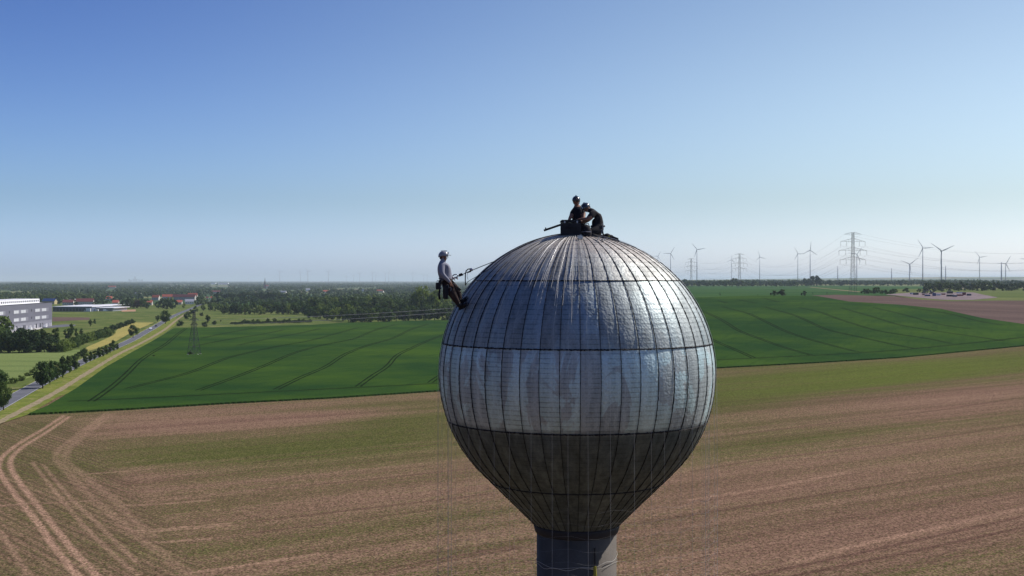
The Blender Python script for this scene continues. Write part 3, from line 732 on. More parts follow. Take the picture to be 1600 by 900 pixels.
def human(name, J, bones, mats, parent, sub=2):
    """J: joint -> (Vector, radius); bones: (a, b, material index). One continuous skinned mesh."""
    names = list(J); idx = {k: i for i, k in enumerate(names)}
    me = bpy.data.meshes.new(name); me.from_pydata([J[k][0] for k in names], [(idx[a], idx[b]) for a, b, _ in bones], []); me.update()
    o = bpy.data.objects.new(name, me); COL.objects.link(o)
    md = o.modifiers.new('skin', 'SKIN'); md.use_smooth_shade = True; md.branch_smoothing = 0.6
    for i, k in enumerate(names):
        r = J[k][1]; r = tuple(q * 1.25 if max(J[k][1]) > 0.02 else q for q in r) if isinstance(r, tuple) else (r * (1.38 if r > 0.1 else 1.25 if r > 0.025 else 1.0)); sv = me.skin_vertices[0].data[i]; sv.radius = (r, r) if not isinstance(r, tuple) else r; sv.use_root = (i == 0)
    ss = o.modifiers.new('sub', 'SUBSURF'); ss.levels = sub; ss.render_levels = sub
    dg = bpy.context.evaluated_depsgraph_get(); ev = o.evaluated_get(dg); nm = bpy.data.meshes.new_from_object(ev)
    for m in mats: nm.materials.append(m)
    n = len(nm.polygons); C = np.zeros(n * 3); nm.polygons.foreach_get('center', C); C = C.reshape(-1, 3)
    best = np.full(n, 1e9); mi = np.zeros(n, np.int32)
    for a, b, m in bones:
        pa = np.array(J[a][0]); pb = np.array(J[b][0]); ab = pb - pa; t = np.clip(((C - pa) @ ab) / (ab @ ab + 1e-12), 0, 1)
        d = np.linalg.norm(C - pa - t[:, None] * ab, axis=1) / (0.5 * (np.max(J[a][1]) + np.max(J[b][1])) + .02); w = d < best; best[w] = d[w]; mi[w] = m
    nm.polygons.foreach_set('material_index', mi); nm.polygons.foreach_set('use_smooth', [True] * n)
    o.modifiers.clear(); o.data = nm; nm.name = name
    if parent: o.parent = parent; o.matrix_parent_inverse = Matrix.Translation(-parent.location)
    return o
def hand(J, bones, wrist, dirv, side, nrm, curl, mi, pre):
    """palm, four fingers of different length and a thumb from the side of the palm"""
    d = dirv.normalized(); n = nrm.normalized(); s = d.cross(n).normalized() * side
    w = J[wrist][0]
    J[pre + 'palm'] = (w + d * 0.055, (0.036, 0.018)); bones.append((wrist, pre + 'palm', mi))
    J[pre + 'kn'] = (w + d * 0.095, (0.037, 0.016)); bones.append((pre + 'palm', pre + 'kn', mi))
    for i, (o_, L) in enumerate(((-0.030, 0.068), (-0.010, 0.080), (0.010, 0.074), (0.029, 0.058))):
        a = w + d * 0.105 + s * o_; k1 = a + d * L * 0.5 + n * curl * L * 0.2; k2 = k1 + (d * (1 - curl) + n * curl).normalized() * L * 0.5
        J[f'{pre}f{i}a'] = (a, 0.0095); J[f'{pre}f{i}b'] = (k1, 0.0088); J[f'{pre}f{i}c'] = (k2, 0.0075)
        bones += [(pre + 'kn', f'{pre}f{i}a', mi), (f'{pre}f{i}a', f'{pre}f{i}b', mi), (f'{pre}f{i}b', f'{pre}f{i}c', mi)]
    t1 = w + d * 0.045 - s * 0.045 + n * 0.01; t2 = t1 + (d * 0.7 - s * 0.4 + n * curl).normalized() * 0.045
    J[pre + 't1'] = (t1, 0.012); J[pre + 't2'] = (t2, 0.0095); bones += [(pre + 'palm', pre + 't1', mi), (pre + 't1', pre + 't2', mi)]
def head_parts(root, c, fwd, up, helmet_mat, size=1.0, peak=True, name='helmet'):
    """nose, ears, eyes, hair and a climbing helmet on the skinned head"""
    f = fwd.normalized(); u = (up - f * up.dot(f)).normalized(); r = f.cross(u)
    Mx = Matrix((r, f, u)).transposed()
    loc = lambda x, y, z: c + Mx @ Vector((x, y, z)) - root.location
    mb = MB(); mb.tube([loc(0, 0.092, 0.012), loc(0, 0.118, -0.022), loc(0, 0.098, -0.03)], [0.008, 0.014, 0.008], 6); mb.build('nose', M['skin'], root, True)
    for s_ in (-1, 1):
        mb = MB(); mb.ball(loc(s_ * 0.078, -0.005, -0.012), (0.010, 0.020, 0.030), Mx, 8, 6); mb.build('ear', M['skin'], root, True)
        mb = MB(); mb.ball(loc(s_ * 0.03, 0.084, 0.012), (0.012, 0.010, 0.008), Mx, 6, 4); mb.build('eye', M['boot'], root, True)
    mb = MB(); mb.tube([loc(-0.024, 0.094, -0.052), loc(0, 0.101, -0.054), loc(0.024, 0.094, -0.052)], 0.006, 5); mb.build('mouth', mat('lips', (0.25, 0.09, 0.07), 0.6), root, True)
    # helmet shell: upper part of an ellipsoid, slightly longer than wide
    mb = MB(); vs = []; fs = []; n = 24; m_ = 9
    for i in range(m_ + 1):
        ph = R_(100) * i / m_
        for k in range(n):
            q = 2 * math.pi * k / n; back = 1.0 + 0.06 * max(0, -math.sin(q)); drop = 0.018 * max(0, -math.sin(q)) * (i / m_) ** 2
            vs.append(loc(0.108 * math.sin(ph) * math.cos(q), 0.128 * back * math.sin(ph) * math.sin(q) + 0.004, 0.108 * math.cos(ph) + 0.032 - drop * 2))
    for i in range(m_):
        for k in range(n): fs.append((i * n + k, (i + 1) * n + k, (i + 1) * n + (k + 1) % n, i * n + (k + 1) % n))
    mb.add(vs, fs); h = mb.build(name, helmet_mat, root, True)
    if peak:
        mb = MB(); mb.box(loc(0, 0.150, 0.030), (0.13, 0.075, 0.012), M=Mx @ Matrix.Rotation(R_(-12), 3, 'X')); mb.build('peak', helmet_mat, h)
    for s_ in (-1, 1):
        mb = MB(); mb.tube([loc(s_ * 0.098, 0.03, 0.02), loc(s_ * 0.075, 0.04, -0.06), loc(s_ * 0.02, 0.055, -0.105)], 0.006, 4); mb.build('chin_strap', M['strap'], h)
    mb = MB(); mb.box(loc(0, 0.125, 0.085), (0.05, 0.03, 0.035), M=Mx); mb.build('headlamp', M['metal'], h)
    mb = MB(); mb.box(loc(0, 0.02, 0.142), (0.03, 0.16, 0.012), M=Mx); mb.build('rib', helmet_mat, h)
    mb = MB(); mb.ball(loc(0, -0.045, -0.03), (0.076, 0.055, 0.06), Mx, 12, 8); mb.build('hair', M['hair'], root, True)
def add_head(J, bones, neck, c, fwd, up, mi, sc_=1.0):
    f = fwd.normalized(); u = (up - f * up.dot(f)).normalized()
    J['jaw'] = (c + f * 0.03 - u * 0.055, 0.072); J['face'] = (c + f * 0.022 + u * 0.0, 0.078); J['skull'] = (c - f * 0.015 + u * 0.045, 0.085); J['chin'] = (c + f * 0.062 - u * 0.085, 0.03)
    bones += [(neck, 'jaw', mi), ('jaw', 'face', mi), ('face', 'skull', mi), ('jaw', 'chin', mi)]
def sph_hit(px, py, extra=0.0):
    """point on the tank seen at this pixel"""
    ax, az = ray(px, py); d = Vector((float(ax), 1, float(az))).normalized(); o = Vector((0, 0, CAMZ)); oc = o - TC
    b = oc.dot(d); c = oc.dot(oc) - (SR + extra) ** 2; disc = b * b - c
    t = -b - math.sqrt(max(disc, 0)); return o + d * t

# --- the man on the ropes: leans back from the left flank, feet on the sheets
fa = sph_hit(722, 481, 0.05); fb = sph_hit(724, 466, 0.05)
YM = fa.y
def Q(px, py, dy=0.0): return A(px, py, YM + dy)
man = empty('person', Q(708, 480)); tag(man, 'man in pale grey long sleeved shirt leaning back on ropes against the tank flank', 'person')
man.location = fa
J = {}; B = []
J['pelvis'] = (Q(698, 441.5), 0.15)
J['waist'] = (Q(695.8, 433), 0.15); J['chest'] = (Q(694.3, 423), 0.175); J['upper'] = (Q(692.6, 416), 0.155); J['neck0'] = (Q(691.8, 410), 0.088); J['neck'] = (Q(692.3, 406.5), 0.068)
B += [('pelvis', 'waist', 1), ('waist', 'chest', 0), ('chest', 'upper', 0), ('upper', 'neck0', 0), ('neck0', 'neck', 2)]
hc = Q(692.8, 400.6); hf = Vector((1, -0.12, 0.02)); add_head(J, B, 'neck', hc, hf, Vector((0.02, 0, 1)), 2)
J['shN'] = (Q(689.5, 415, -0.17), 0.085); J['elN'] = (Q(690.3, 429, -0.27), 0.06); J['wrN'] = (Q(701.5, 439.0, -0.24), 0.042)
J['shF'] = (Q(692.5, 415, 0.17), 0.07); J['elF'] = (Q(697, 428.5, 0.25), 0.05); J['wrF'] = (Q(706, 434.5, 0.12), 0.034)
B += [('upper', 'shN', 0), ('shN', 'elN', 0), ('elN', 'wrN', 0), ('upper', 'shF', 0), ('shF', 'elF', 0), ('elF', 'wrF', 0)]
hand(J, B, 'wrN', Q(705, 443, -0.2) - Q(701.5, 439, -0.22), 1, Vector((0.5, 0.3, -0.8)), 0.6, 2, 'hn')
hand(J, B, 'wrF', Vector((1, -0.15, 0.1)), -1, Vector((0, -0.6, -0.8)), 0.8, 2, 'hf')
J['hipN'] = (Q(699, 444, -0.10), 0.115); J['knN'] = (Q(708.5, 462, -0.13), 0.08); J['anN'] = (Q(718.2, 478.0, 0) + Vector((0, -0.05, 0)), 0.045)
J['hipF'] = (Q(701.5, 443, 0.10), 0.11); J['knF'] = (Q(714.5, 454.5, 0.14), 0.078); J['anF'] = (Q(719.6, 470.5, 0.1), 0.045)
B += [('pelvis', 'hipN', 1), ('hipN', 'knN', 1), ('knN', 'anN', 1), ('pelvis', 'hipF', 1), ('hipF', 'knF', 1), ('knF', 'anF', 1)]
human('body', J, B, [M['shirt'], M['brown_cloth'], M['skin']], man)
root = man; head_parts(man, hc, hf, Vector((0.02, 0, 1)), M['helmet_white'])
def boots(root, an, toe, upv):
    mb = MB(); d = (toe - an).normalized(); u = (upv - d * upv.dot(d)).normalized(); r = d.cross(u); Mx = Matrix((r, d, u)).transposed()
    l = root.location; h = an - l
    mb.ball(h + d * 0.02, (0.055, 0.065, 0.07), Mx, 10, 6); mb.ball(h + d * 0.13 - u * 0.035, (0.052, 0.13, 0.045), Mx, 10, 6); mb.tube([h + u * 0.10, h], [0.058, 0.055], 8)
    b = mb.build('boot', M['boot'], root, True)
    mb = MB(); mb.box(h + d * 0.085 - u * 0.075, (0.095, 0.30, 0.03), M=Mx); mb.build('sole', M['strap'], b)
for an, (tx, ty), dy in ((J['anN'][0], (733, 471.5), -0.08), (J['anF'][0], (731, 460), 0.12)):
    toe = sph_hit(tx, ty, 0.03); nn = (an - TC).normalized(); boots(man, an, toe, nn)
L0 = man.location
def part(name, pts, r, m, root, n=6):
    mb = MB(); mb.tube([p - root.location for p in pts], r, n); return mb.build(name, m, root, True)
# harness
mb = MB()
def ring(c, ax, r1, r2, rt, n=20):
    u = ax.orthogonal().normalized(); u = Vector((0, 1, 0)) - ax * ax.y; u.normalize(); v = ax.cross(u)
    return [c + u * math.cos(2 * math.pi * i / n) * r1 + v * math.sin(2 * math.pi * i / n) * r2 for i in range(n + 1)]
ha = empty('harness', (0, 0, 0)); ha.parent = man
def hp(name, pts, r, m=None):
    mb = MB(); mb.tube([p - L0 for p in pts], r, 5); return mb.build(name, m or M['strap'], ha, True)
hp('waist_belt', ring(Q(697, 437.5), Vector((0.25, 0, 1)).normalized(), 0.165, 0.165, 0.02), 0.030)
hp('leg_loop', ring(Q(702, 449, -0.10), Vector((0.5, 0, -0.85)).normalized(), 0.095, 0.10, 0.02), 0.020)
hp('leg_loop', ring(Q(706, 447, 0.11), Vector((0.7, 0, -0.7)).normalized(), 0.095, 0.10, 0.02), 0.020)
for dy in (-0.11, 0.11):
    hp('chest_strap', [Q(689, 426, dy * 1.0) + Vector((-.04, 0, 0)), Q(689.5, 413.5, dy), Q(693, 410.5, dy * 0.9), Q(697.5, 415.5, dy * .8), Q(700.5, 422, dy * 0.5), Q(703, 431, dy * .2), Q(703.5, 436, 0)], 0.017)
# bags and tools hanging from the belt
for nm, (x, y_), d, m in (('tool_pouch', (685.0, 447.0), (0.13, 0.12, 0.17), 'strap'), ('gear_bag', (696.3, 456.5), (0.135, 0.14, 0.34), 'strap'), ('chalk_pouch', (688.5, 440.5), (0.09, 0.09, 0.10), 'strap')):
    mb = MB(); c = Q(x, y_, -0.2) - L0; hx, hy, hz_ = (q / 2 for q in d)
    mb.lathe([(hx * 0.7, -hz_), (hx, -hz_ * 0.85), (hx * 1.08, 0), (hx, hz_ * 0.8), (hx * 0.8, hz_)], 10, c); mb.tube([c + Vector((0, 0, hz_)), Q(694, 438.5, -0.13) - L0], 0.008, 4); mb.build(nm, M[m], ha, False)
hp('tool_lanyard', [Q(687, 452, -0.2), Q(686.2, 460, -0.2), Q(687, 468, -0.2)], [0.02, 0.03, 0.03])
hp('hammer', [Q(700, 437, -0.2), Q(711, 446, -0.2), Q(716, 450.5, -0.2)], [0.013, 0.013, 0.013]); 
mb = MB(); mb.box(Q(716.8, 451.5, -0.2) - L0, (0.11, 0.05, 0.06), M=Matrix.Rotation(R_(35), 3, 'Y')); mb.build('tool_head', M['strap'], ha)
for i, (x, y_) in enumerate(((684, 441), (690, 447), (699.5, 447.5), (703.5, 451.5))):
    mb = MB(); mb.tube([p - L0 for p in ring(Q(x, y_, -0.22), Vector((0.2, 1, 0)).normalized(), 0.022, 0.05, 0)], 0.007, 5); mb.build('karabiner', M['metal'], ha)
# ropes and devices
rp = empty('climbing_rope', Q(714, 429)); tag(rp, 'working rope with descender and hand ascender running from the man up to the tank', 'rope'); LR = rp.location
M['rope'] = mat('dark_rope', (0.06, 0.06, 0.065), 0.9)
def rpart(name, pts, r, m): mb = MB(); mb.tube([p - LR for p in pts], r, 6); return mb.build(name, m, rp, True)
top = Vector((TC.x - 0.05, TC.y - 0.15, TC.z + SR + 0.12))
def over_sphere(p0, p1, n=14):
    out = []
    for i in range(n + 1):
        q = p0.lerp(p1, i / n) - TC; out.append(TC + q.normalized() * (SR + 0.05))
    return out
t1 = sph_hit(775, 408.5, 0.03); t2 = sph_hit(768, 419.5, 0.03)
rpart('rope', [Q(738.5, 421.8)] + over_sphere(t1, top), 0.010, M['rope'])
rpart('rope', [Q(721, 430)] + [Q(727, 426.5), Q(738.5, 421.8)], 0.010, M['rope'])
rpart('safety_rope', [Q(727.2, 445.5), Q(731, 440)] + over_sphere(t2, top), 0.008, M['rope'])
rpart('loop', ring(Q(711.5, 431.5), Vector((0.1, 1, 0)), 0.07, 0.045, 0), 0.010, M['metal']).location = (0, 0, 0)
rpart('karabiner', [Q(703.5, 436.5), Q(706.5, 433.0), Q(709, 429.8), Q(713, 428.6), Q(717, 430.0), Q(712, 433.3), Q(707, 436.2), Q(703.5, 436.5)], 0.010, M['metal'])
mb = MB(); c = Q(720, 429.3) - LR; mb.box(c, (0.12, 0.045, 0.07), M=Matrix.Rotation(R_(-18), 3, 'Y'), taper=0.7); mb.build('descender', M['strap'], rp)
rpart('ascender_handle', [Q(727.5, 427.5), Q(728.3, 423.2), Q(731.5, 420.5), Q(735.5, 419.8), Q(737.8, 421.5), Q(735, 424.5), Q(730, 426)], 0.016, M['strap'])
mb = MB(); mb.ball(Q(736.6, 421.3) - LR, (0.05, 0.03, 0.04), n=8, m=6); mb.build('ascender_cam', M['metal'], rp)
rpart('foot_loop', [Q(727.2, 426), Q(727.0, 436), Q(727.2, 446)], 0.015, M['strap'])
rpart('tail', [Q(730.5, 426), Q(730.0, 433), Q(731.5, 437)], 0.006, M['metal'])

# --- the two men on the crown
YA = TC.y + 0.35; YB = TC.y - 0.15
def crewman(lab, J, B, mats, hc, hf, hu, base, helmet, group=None):
    e = empty('person', base); tag(e, lab, 'person'); human('body', J, B, mats, e); head_parts(e, hc, hf, hu, helmet, peak=False); return e
Qa = lambda x, y_, d=0: A(x, y_, YA + d)
J = {}; B = []
J['pelvis'] = (Qa(904, 353), 0.13); J['waist'] = (Qa(903.5, 345), 0.15); J['chest'] = (Qa(903, 336), 0.175); J['upper'] = (Qa(902.5, 329), 0.16); J['neck0'] = (Qa(901.8, 323.5), 0.085); J['neck'] = (Qa(901.2, 320.5), 0.068)
B += [('pelvis', 'waist', 1), ('waist', 'chest', 0), ('chest', 'upper', 0), ('upper', 'neck0', 2), ('neck0', 'neck', 2)]
hc = Qa(900.3, 314.2, -0.02); hf = Vector((0.12, -1, -0.30)); hu = Vector((-0.03, -0.3, 1)); add_head(J, B, 'neck', hc, hf, hu, 2)
J['smL'] = (Qa(894.9, 333, -.05), 0.07); J['shL'] = (Qa(897.5, 328, -.02), 0.085); J['elL'] = (Qa(893.2, 336.5, -0.08), 0.048); J['wrL'] = (Qa(889.3, 343.0, -0.22), 0.034)
J['smR'] = (Qa(910.6, 332, -.06), 0.07); J['shR'] = (Qa(908.2, 327, -.02), 0.085); J['elR'] = (Qa(912.0, 335.5, -0.1), 0.048); J['wrR'] = (Qa(911.5, 343.0, -0.25), 0.034)
B += [('upper', 'shL', 0), ('shL', 'smL', 0), ('smL', 'elL', 2), ('elL', 'wrL', 2), ('upper', 'shR', 0), ('shR', 'smR', 0), ('smR', 'elR', 2), ('elR', 'wrR', 2)]
hand(J, B, 'wrL', Vector((-0.3, -0.5, -0.6)), 1, Vector((0, -0.5, 0.4)), 0.4, 2, 'hl'); hand(J, B, 'wrR', Vector((-0.4, -0.5, -0.4)), -1, Vector((0, -0.5, -0.5)), 0.6, 2, 'hr')
J['hipL'] = (Qa(900.5, 355, -.05), 0.09); J['knL'] = (Qa(894, 361, -0.25), 0.065); J['anL'] = (Qa(897, 366.5, 0.15), 0.045); J['toL'] = (Qa(895, 367.5, 0.3), 0.04)
J['hipR'] = (Qa(908, 355, -.05), 0.09); J['knR'] = (Qa(913, 361, -0.2), 0.065); J['anR'] = (Qa(909, 366.5, 0.2), 0.045); J['toR'] = (Qa(910, 367.5, 0.34), 0.04)
B += [('pelvis', 'hipL', 1), ('hipL', 'knL', 1), ('knL', 'anL', 1), ('anL', 'toL', 1), ('pelvis', 'hipR', 1), ('hipR', 'knR', 1), ('knR', 'anR', 1), ('anR', 'toR', 1)]
pa = crewman('kneeling man in dark short sleeved shirt behind the black crate, facing the camera', J, B, [M['black_cloth'], M['black_cloth'], M['skin']], hc, hf, hu, Qa(903, 367), M['helmet_dark'])
Qb = lambda x, y_, d=0: A(x, y_, YB + d)
J = {}; B = []
J['pelvis'] = (Qb(933.5, 358), 0.145); J['waist'] = (Qb(935, 348), 0.13); J['chest'] = (Qb(931.5, 338.5), 0.145); J['upper'] = (Qb(926, 332.5), 0.115); J['neck0'] = (Qb(922.3, 329), 0.085); J['neck'] = (Qb(920.3, 327), 0.068)
B += [('pelvis', 'waist', 1), ('waist', 'chest', 0), ('chest', 'upper', 0), ('upper', 'neck0', 0), ('neck0', 'neck', 2)]
hc = Qb(916.3, 324.6); hf = Vector((-0.55, -0.55, -0.65)); hu = Vector((-0.6, -0.2, 0.75)); add_head(J, B, 'neck', hc, hf, hu, 2)
J['smL'] = (Qb(923.5, 337.5, -0.22), 0.072); J['shL'] = (Qb(926, 334.0, -0.17), 0.085); J['elL'] = (Qb(919.8, 343.0, -0.27), 0.05); J['wrL'] = (Qb(908.5, 342.0, -0.2), 0.034)
J['smR'] = (Qb(922, 339, 0.19), 0.07); J['shR'] = (Qb(926.5, 334.5, 0.17), 0.085); J['elR'] = (Qb(916.5, 345.5, 0.2), 0.048); J['wrR'] = (Qb(904.5, 346.0, 0.0), 0.034)
B += [('upper', 'shL', 0), ('shL', 'smL', 0), ('smL', 'elL', 2), ('elL', 'wrL', 2), ('upper', 'shR', 0), ('shR', 'smR', 0), ('smR', 'elR', 2), ('elR', 'wrR', 2)]
hand(J, B, 'wrL', Vector((-1, 0, -0.1)), 1, Vector((0, 0, -1)), 0.6, 2, 'hl'); hand(J, B, 'wrR', Vector((-1, 0, 0.0)), -1, Vector((0, 0, -1)), 0.6, 2, 'hr')
J['hipL'] = (Qb(934, 358, -0.12), 0.135); J['knL'] = (Qb(919.5, 367, -0.25), 0.09); J['anL'] = (Qb(938.0, 372.5, -0.26), 0.048); J['toL'] = (Qb(942.5, 375, -0.26), 0.042)
J['hipR'] = (Qb(935, 358, 0.12), 0.13); J['knR'] = (Qb(922, 365, 0.25), 0.088); J['anR'] = (Qb(939.5, 369.5, 0.22), 0.048); J['toR'] = (Qb(943.5, 372, 0.22), 0.042)
B += [('pelvis', 'hipL', 1), ('hipL', 'knL', 1), ('knL', 'anL', 1), ('anL', 'toL', 1), ('pelvis', 'hipR', 1), ('hipR', 'knR', 1), ('knR', 'anR', 1), ('anR', 'toR', 1)]
pb = crewman('crouching man with bent back bowing his head over the black bag on the crown', J, B, [M['black_cloth'], M['black_cloth'], M['skin']], hc, hf, hu, Qb(934, 374), M['helmet_dark'])
for e, c, nm in ((pb, Qb(934, 353.5), 'work_belt'), (pa, Qa(903.7, 349), 'work_belt')):
    mb = MB(); mb.tube([p - e.location for p in ring(c, Vector((0, 0, 1)), 0.17, 0.17, 0)], 0.026, 5); mb.build(nm, M['strap'], e, True)
mb = MB()
for x, y_ in ((941, 352.5), (941.5, 357), (939.5, 361)):
    mb.tube([p - pb.location for p in ring(Qb(x, y_, -0.15), Vector((0.3, 1, 0)).normalized(), 0.025, 0.05, 0, 10)], 0.010, 4)
mb.build('karabiner_bunch', M['metal'], pb)
part('lanyard', [Qb(940.5, 354, -.12), Qb(942, 364, -.15), Qb(944, 373, -.15)], 0.022, M['strap'], pb)
M['crate'] = mat('black_crate', (0.022, 0.024, 0.028), 0.75, vary=0.3, nscale=6)
# crate with boards, lid and a tube sticking out
YC = TC.y - 0.45
def Qc(x, y_, d=0): return A(x, y_, YC + d)
cc = Qc(891.5, 356.5); cr = empty('tool_crate', cc); tag(cr, 'square black tool crate with a rounded lid on the crown of the tank', 'crate')
W_, Hh = 0.53, 0.34
mb = MB(); mb.box((0, 0, -0.02), (W_ - .02, 0.40, Hh - 0.04)); mb.build('box', M['crate'], cr)
for k in range(3):
    mb = MB(); mb.box((0, -0.207, -0.14 + k * 0.105), (W_, 0.016, 0.092)); mb.build('board', M['crate'], cr)
mb = MB(); mb.prism([(-0.27, 0.15), (-0.262, 0.185), (-0.23, 0.207), (0.23, 0.207), (0.262, 0.185), (0.27, 0.15)], 0.44); mb.build('lid', M['crate'], cr)
for s_ in (-0.16, 0.16):
    mb = MB(); mb.box((s_, -0.226, 0.15), (0.035, 0.016, 0.06)); mb.build('latch', M['metal'], cr)
mb = MB(); mb.tube([(-0.12, -0.235, -0.02), (-0.10, -0.255, 0.01), (0.10, -0.255, 0.01), (0.12, -0.235, -0.02)], 0.012, 5); mb.build('handle', M['strap'], cr)
bar = empty('saw_bar', Qc(863, 356)); tag(bar, 'long dark flat bar sticking out to the left of the crate', 'bar')
mb = MB(); a, b = Qc(849.8, 360.2) - bar.location, Qc(878, 350.5) - bar.location; d = (b - a).normalized()
Mx = Matrix((d, Vector((0, 1, 0)), d.cross(Vector((0, 1, 0))))).transposed(); mb.box((a + b) / 2, ((b - a).length, 0.06, 0.052), M=Mx); mb.build('blade', M['crate'], bar)
mb = MB(); mb.box(Qc(852.8, 357.2) - bar.location, (0.03, 0.05, 0.06), M=Mx); mb.build('catch', M['crate'], bar)
# black gear bag in front of the crouching man
gb = empty('gear_bag', Qc(915, 364, -0.05)); tag(gb, 'soft black gear bag slumped between the crate and the crouching man', 'bag')
mb = MB(); mb.ball((0, 0, 0), (0.16, 0.14, 0.22), n=14, m=10, jit=0.05); mb.ball((-0.12, 0.02, -0.10), (0.12, 0.12, 0.12), n=12, m=8, jit=0.06); mb.build('bag_body', M['black_cloth'], gb, True)
mb = MB(); mb.tube([(-0.08, -0.1, 0.16), (-0.03, -0.16, 0.24), (0.06, -0.14, 0.24), (0.1, -0.1, 0.15)], 0.012, 5); mb.build('strap', M['strap'], gb)
mb = MB(); mb.tube([(-0.13, -0.12, 0.02), (0, -0.15, 0.03), (0.14, -0.12, 0.02)], 0.008, 4); mb.build('zip', M['metal'], gb)
# coil and bundles at the right
tb = empty('rope_bundle', A(955, 372, TC.y + 0.1)); tag(tb, 'dark bundle of rope bags lying right of the crouching man on the crown', 'bundle')
T_ = lambda x, y_, d=0: A(x, y_, TC.y + 0.1 + d) - tb.location
mb = MB(); mb.ball(T_(948.5, 369), (0.10, 0.12, 0.075), n=10, m=7, jit=.08); mb.ball(T_(953, 370.5), (0.10, 0.14, 0.065), n=10, m=7, jit=.08); mb.build('sack', M['black_cloth'], tb, True)
mb = MB(); mb.box(T_(960, 373.2), (0.18, 0.2, 0.10), M=Matrix.Rotation(R_(22), 3, 'Y')); mb.box(T_(964, 376.2), (0.10, 0.18, 0.09), M=Matrix.Rotation(R_(38), 3, 'Y')); mb.build('tool_case', M['crate'], tb)
mb = MB(); mb.ball(T_(951, 371, -0.11), (0.05, 0.03, 0.045), n=8, m=6); mb.build('coil', mat('olive_rope', (0.11, 0.12, 0.025), 0.9), tb, True)
mb = MB()
for i in range(14):
    x = 931 + i * 1.2; p = sph_hit(min(x, 944), 374 + random.uniform(-1, 3.5), 0.03) - tb.location
    mb.tube([p, p + Vector((random.uniform(-.08, .08), random.uniform(-.03, .03), random.uniform(0.0, .05)))], 0.013, 4)
mb.build('loose_ends', M['twine'], tb)
mb = MB(); p = sph_hit(906, 371, 0.05); mb.box((0, 0, 0), (0.12, 0.08, 0.09), M=Matrix.Rotation(0.4, 3, 'Z')); mb.box((0.02, 0, 0.055), (0.05, 0.05, 0.03)); o = mb.build('drill_battery', M['metal'], None, loc=p); tag(o, 'small grey metal tool on the crown under the crate edge', 'tool')

# ---------------------------------------------------------------- trees
def leafmat(name, c1, c2, ov=0.25):
    g = NG(name); oi = g.n.new('ShaderNodeObjectInfo'); p = g.pos()
    n1 = g.noise(p, 0.35, 3, 0.6); n2 = g.noise(p, 1.7, 2, 0.7)
    c = g.mix(g.math('ADD', g.math('MULTIPLY', oi.outputs['Random'], 0.7), g.rng(g.noise(p, 0.02, 4, 0.7), 0.4, 0.62, -0.1, 0.5)), c1, c2); v = g.n.new('ShaderNodeVectorMath'); v.operation = 'SCALE'; g.l.new(c, v.inputs[0])
    g.l.new(g.math('MULTIPLY', g.rng(n1, 0.3, 0.7, 1 - ov, 1 + ov), g.rng(n2, 0.3, 0.7, 0.75, 1.25)), v.inputs['Scale'])
    g.l.new(v.outputs[0], g.b.inputs['Base Color']); g.b.inputs['Roughness'].default_value = 0.7; g.b.inputs['Specular IOR Level'].default_value = 0.15
    tr = g.n.new('ShaderNodeBsdfTranslucent'); g.l.new(v.outputs[0], tr.inputs[0]); ms = g.n.new('ShaderNodeMixShader'); ms.inputs[0].default_value = 0.32
    g.l.new(g.b.outputs[0], ms.inputs[1]); g.l.new(tr.outputs[0], ms.inputs[2]); g.l.new(ms.outputs[0], g.n['Material Output'].inputs[0])
    return g.m
M['leaf'] = leafmat('deciduous_leaves', (0.038, 0.080, 0.016), (0.085, 0.130, 0.026))
M['leaf_light'] = leafmat('light_leaves', (0.11, 0.165, 0.030), (0.17, 0.22, 0.04))
M['leaf_dark'] = leafmat('dark_leaves', (0.028, 0.056, 0.016), (0.050, 0.082, 0.02))
M['leaf_red'] = leafmat('reddish_leaves', (0.07, 0.045, 0.03), (0.085, 0.05, 0.035))
M['leaf_far'] = leafmat('wood_leaves', (0.035, 0.070, 0.024), (0.10, 0.14, 0.035), 0.5)
M['bark'] = mat('bark', (0.06, 0.045, 0.035), 0.95)
rng = np.random.RandomState(11)
def unit(n):
    v = rng.normal(size=(n, 3)); return v / np.linalg.norm(v, axis=1)[:, None]
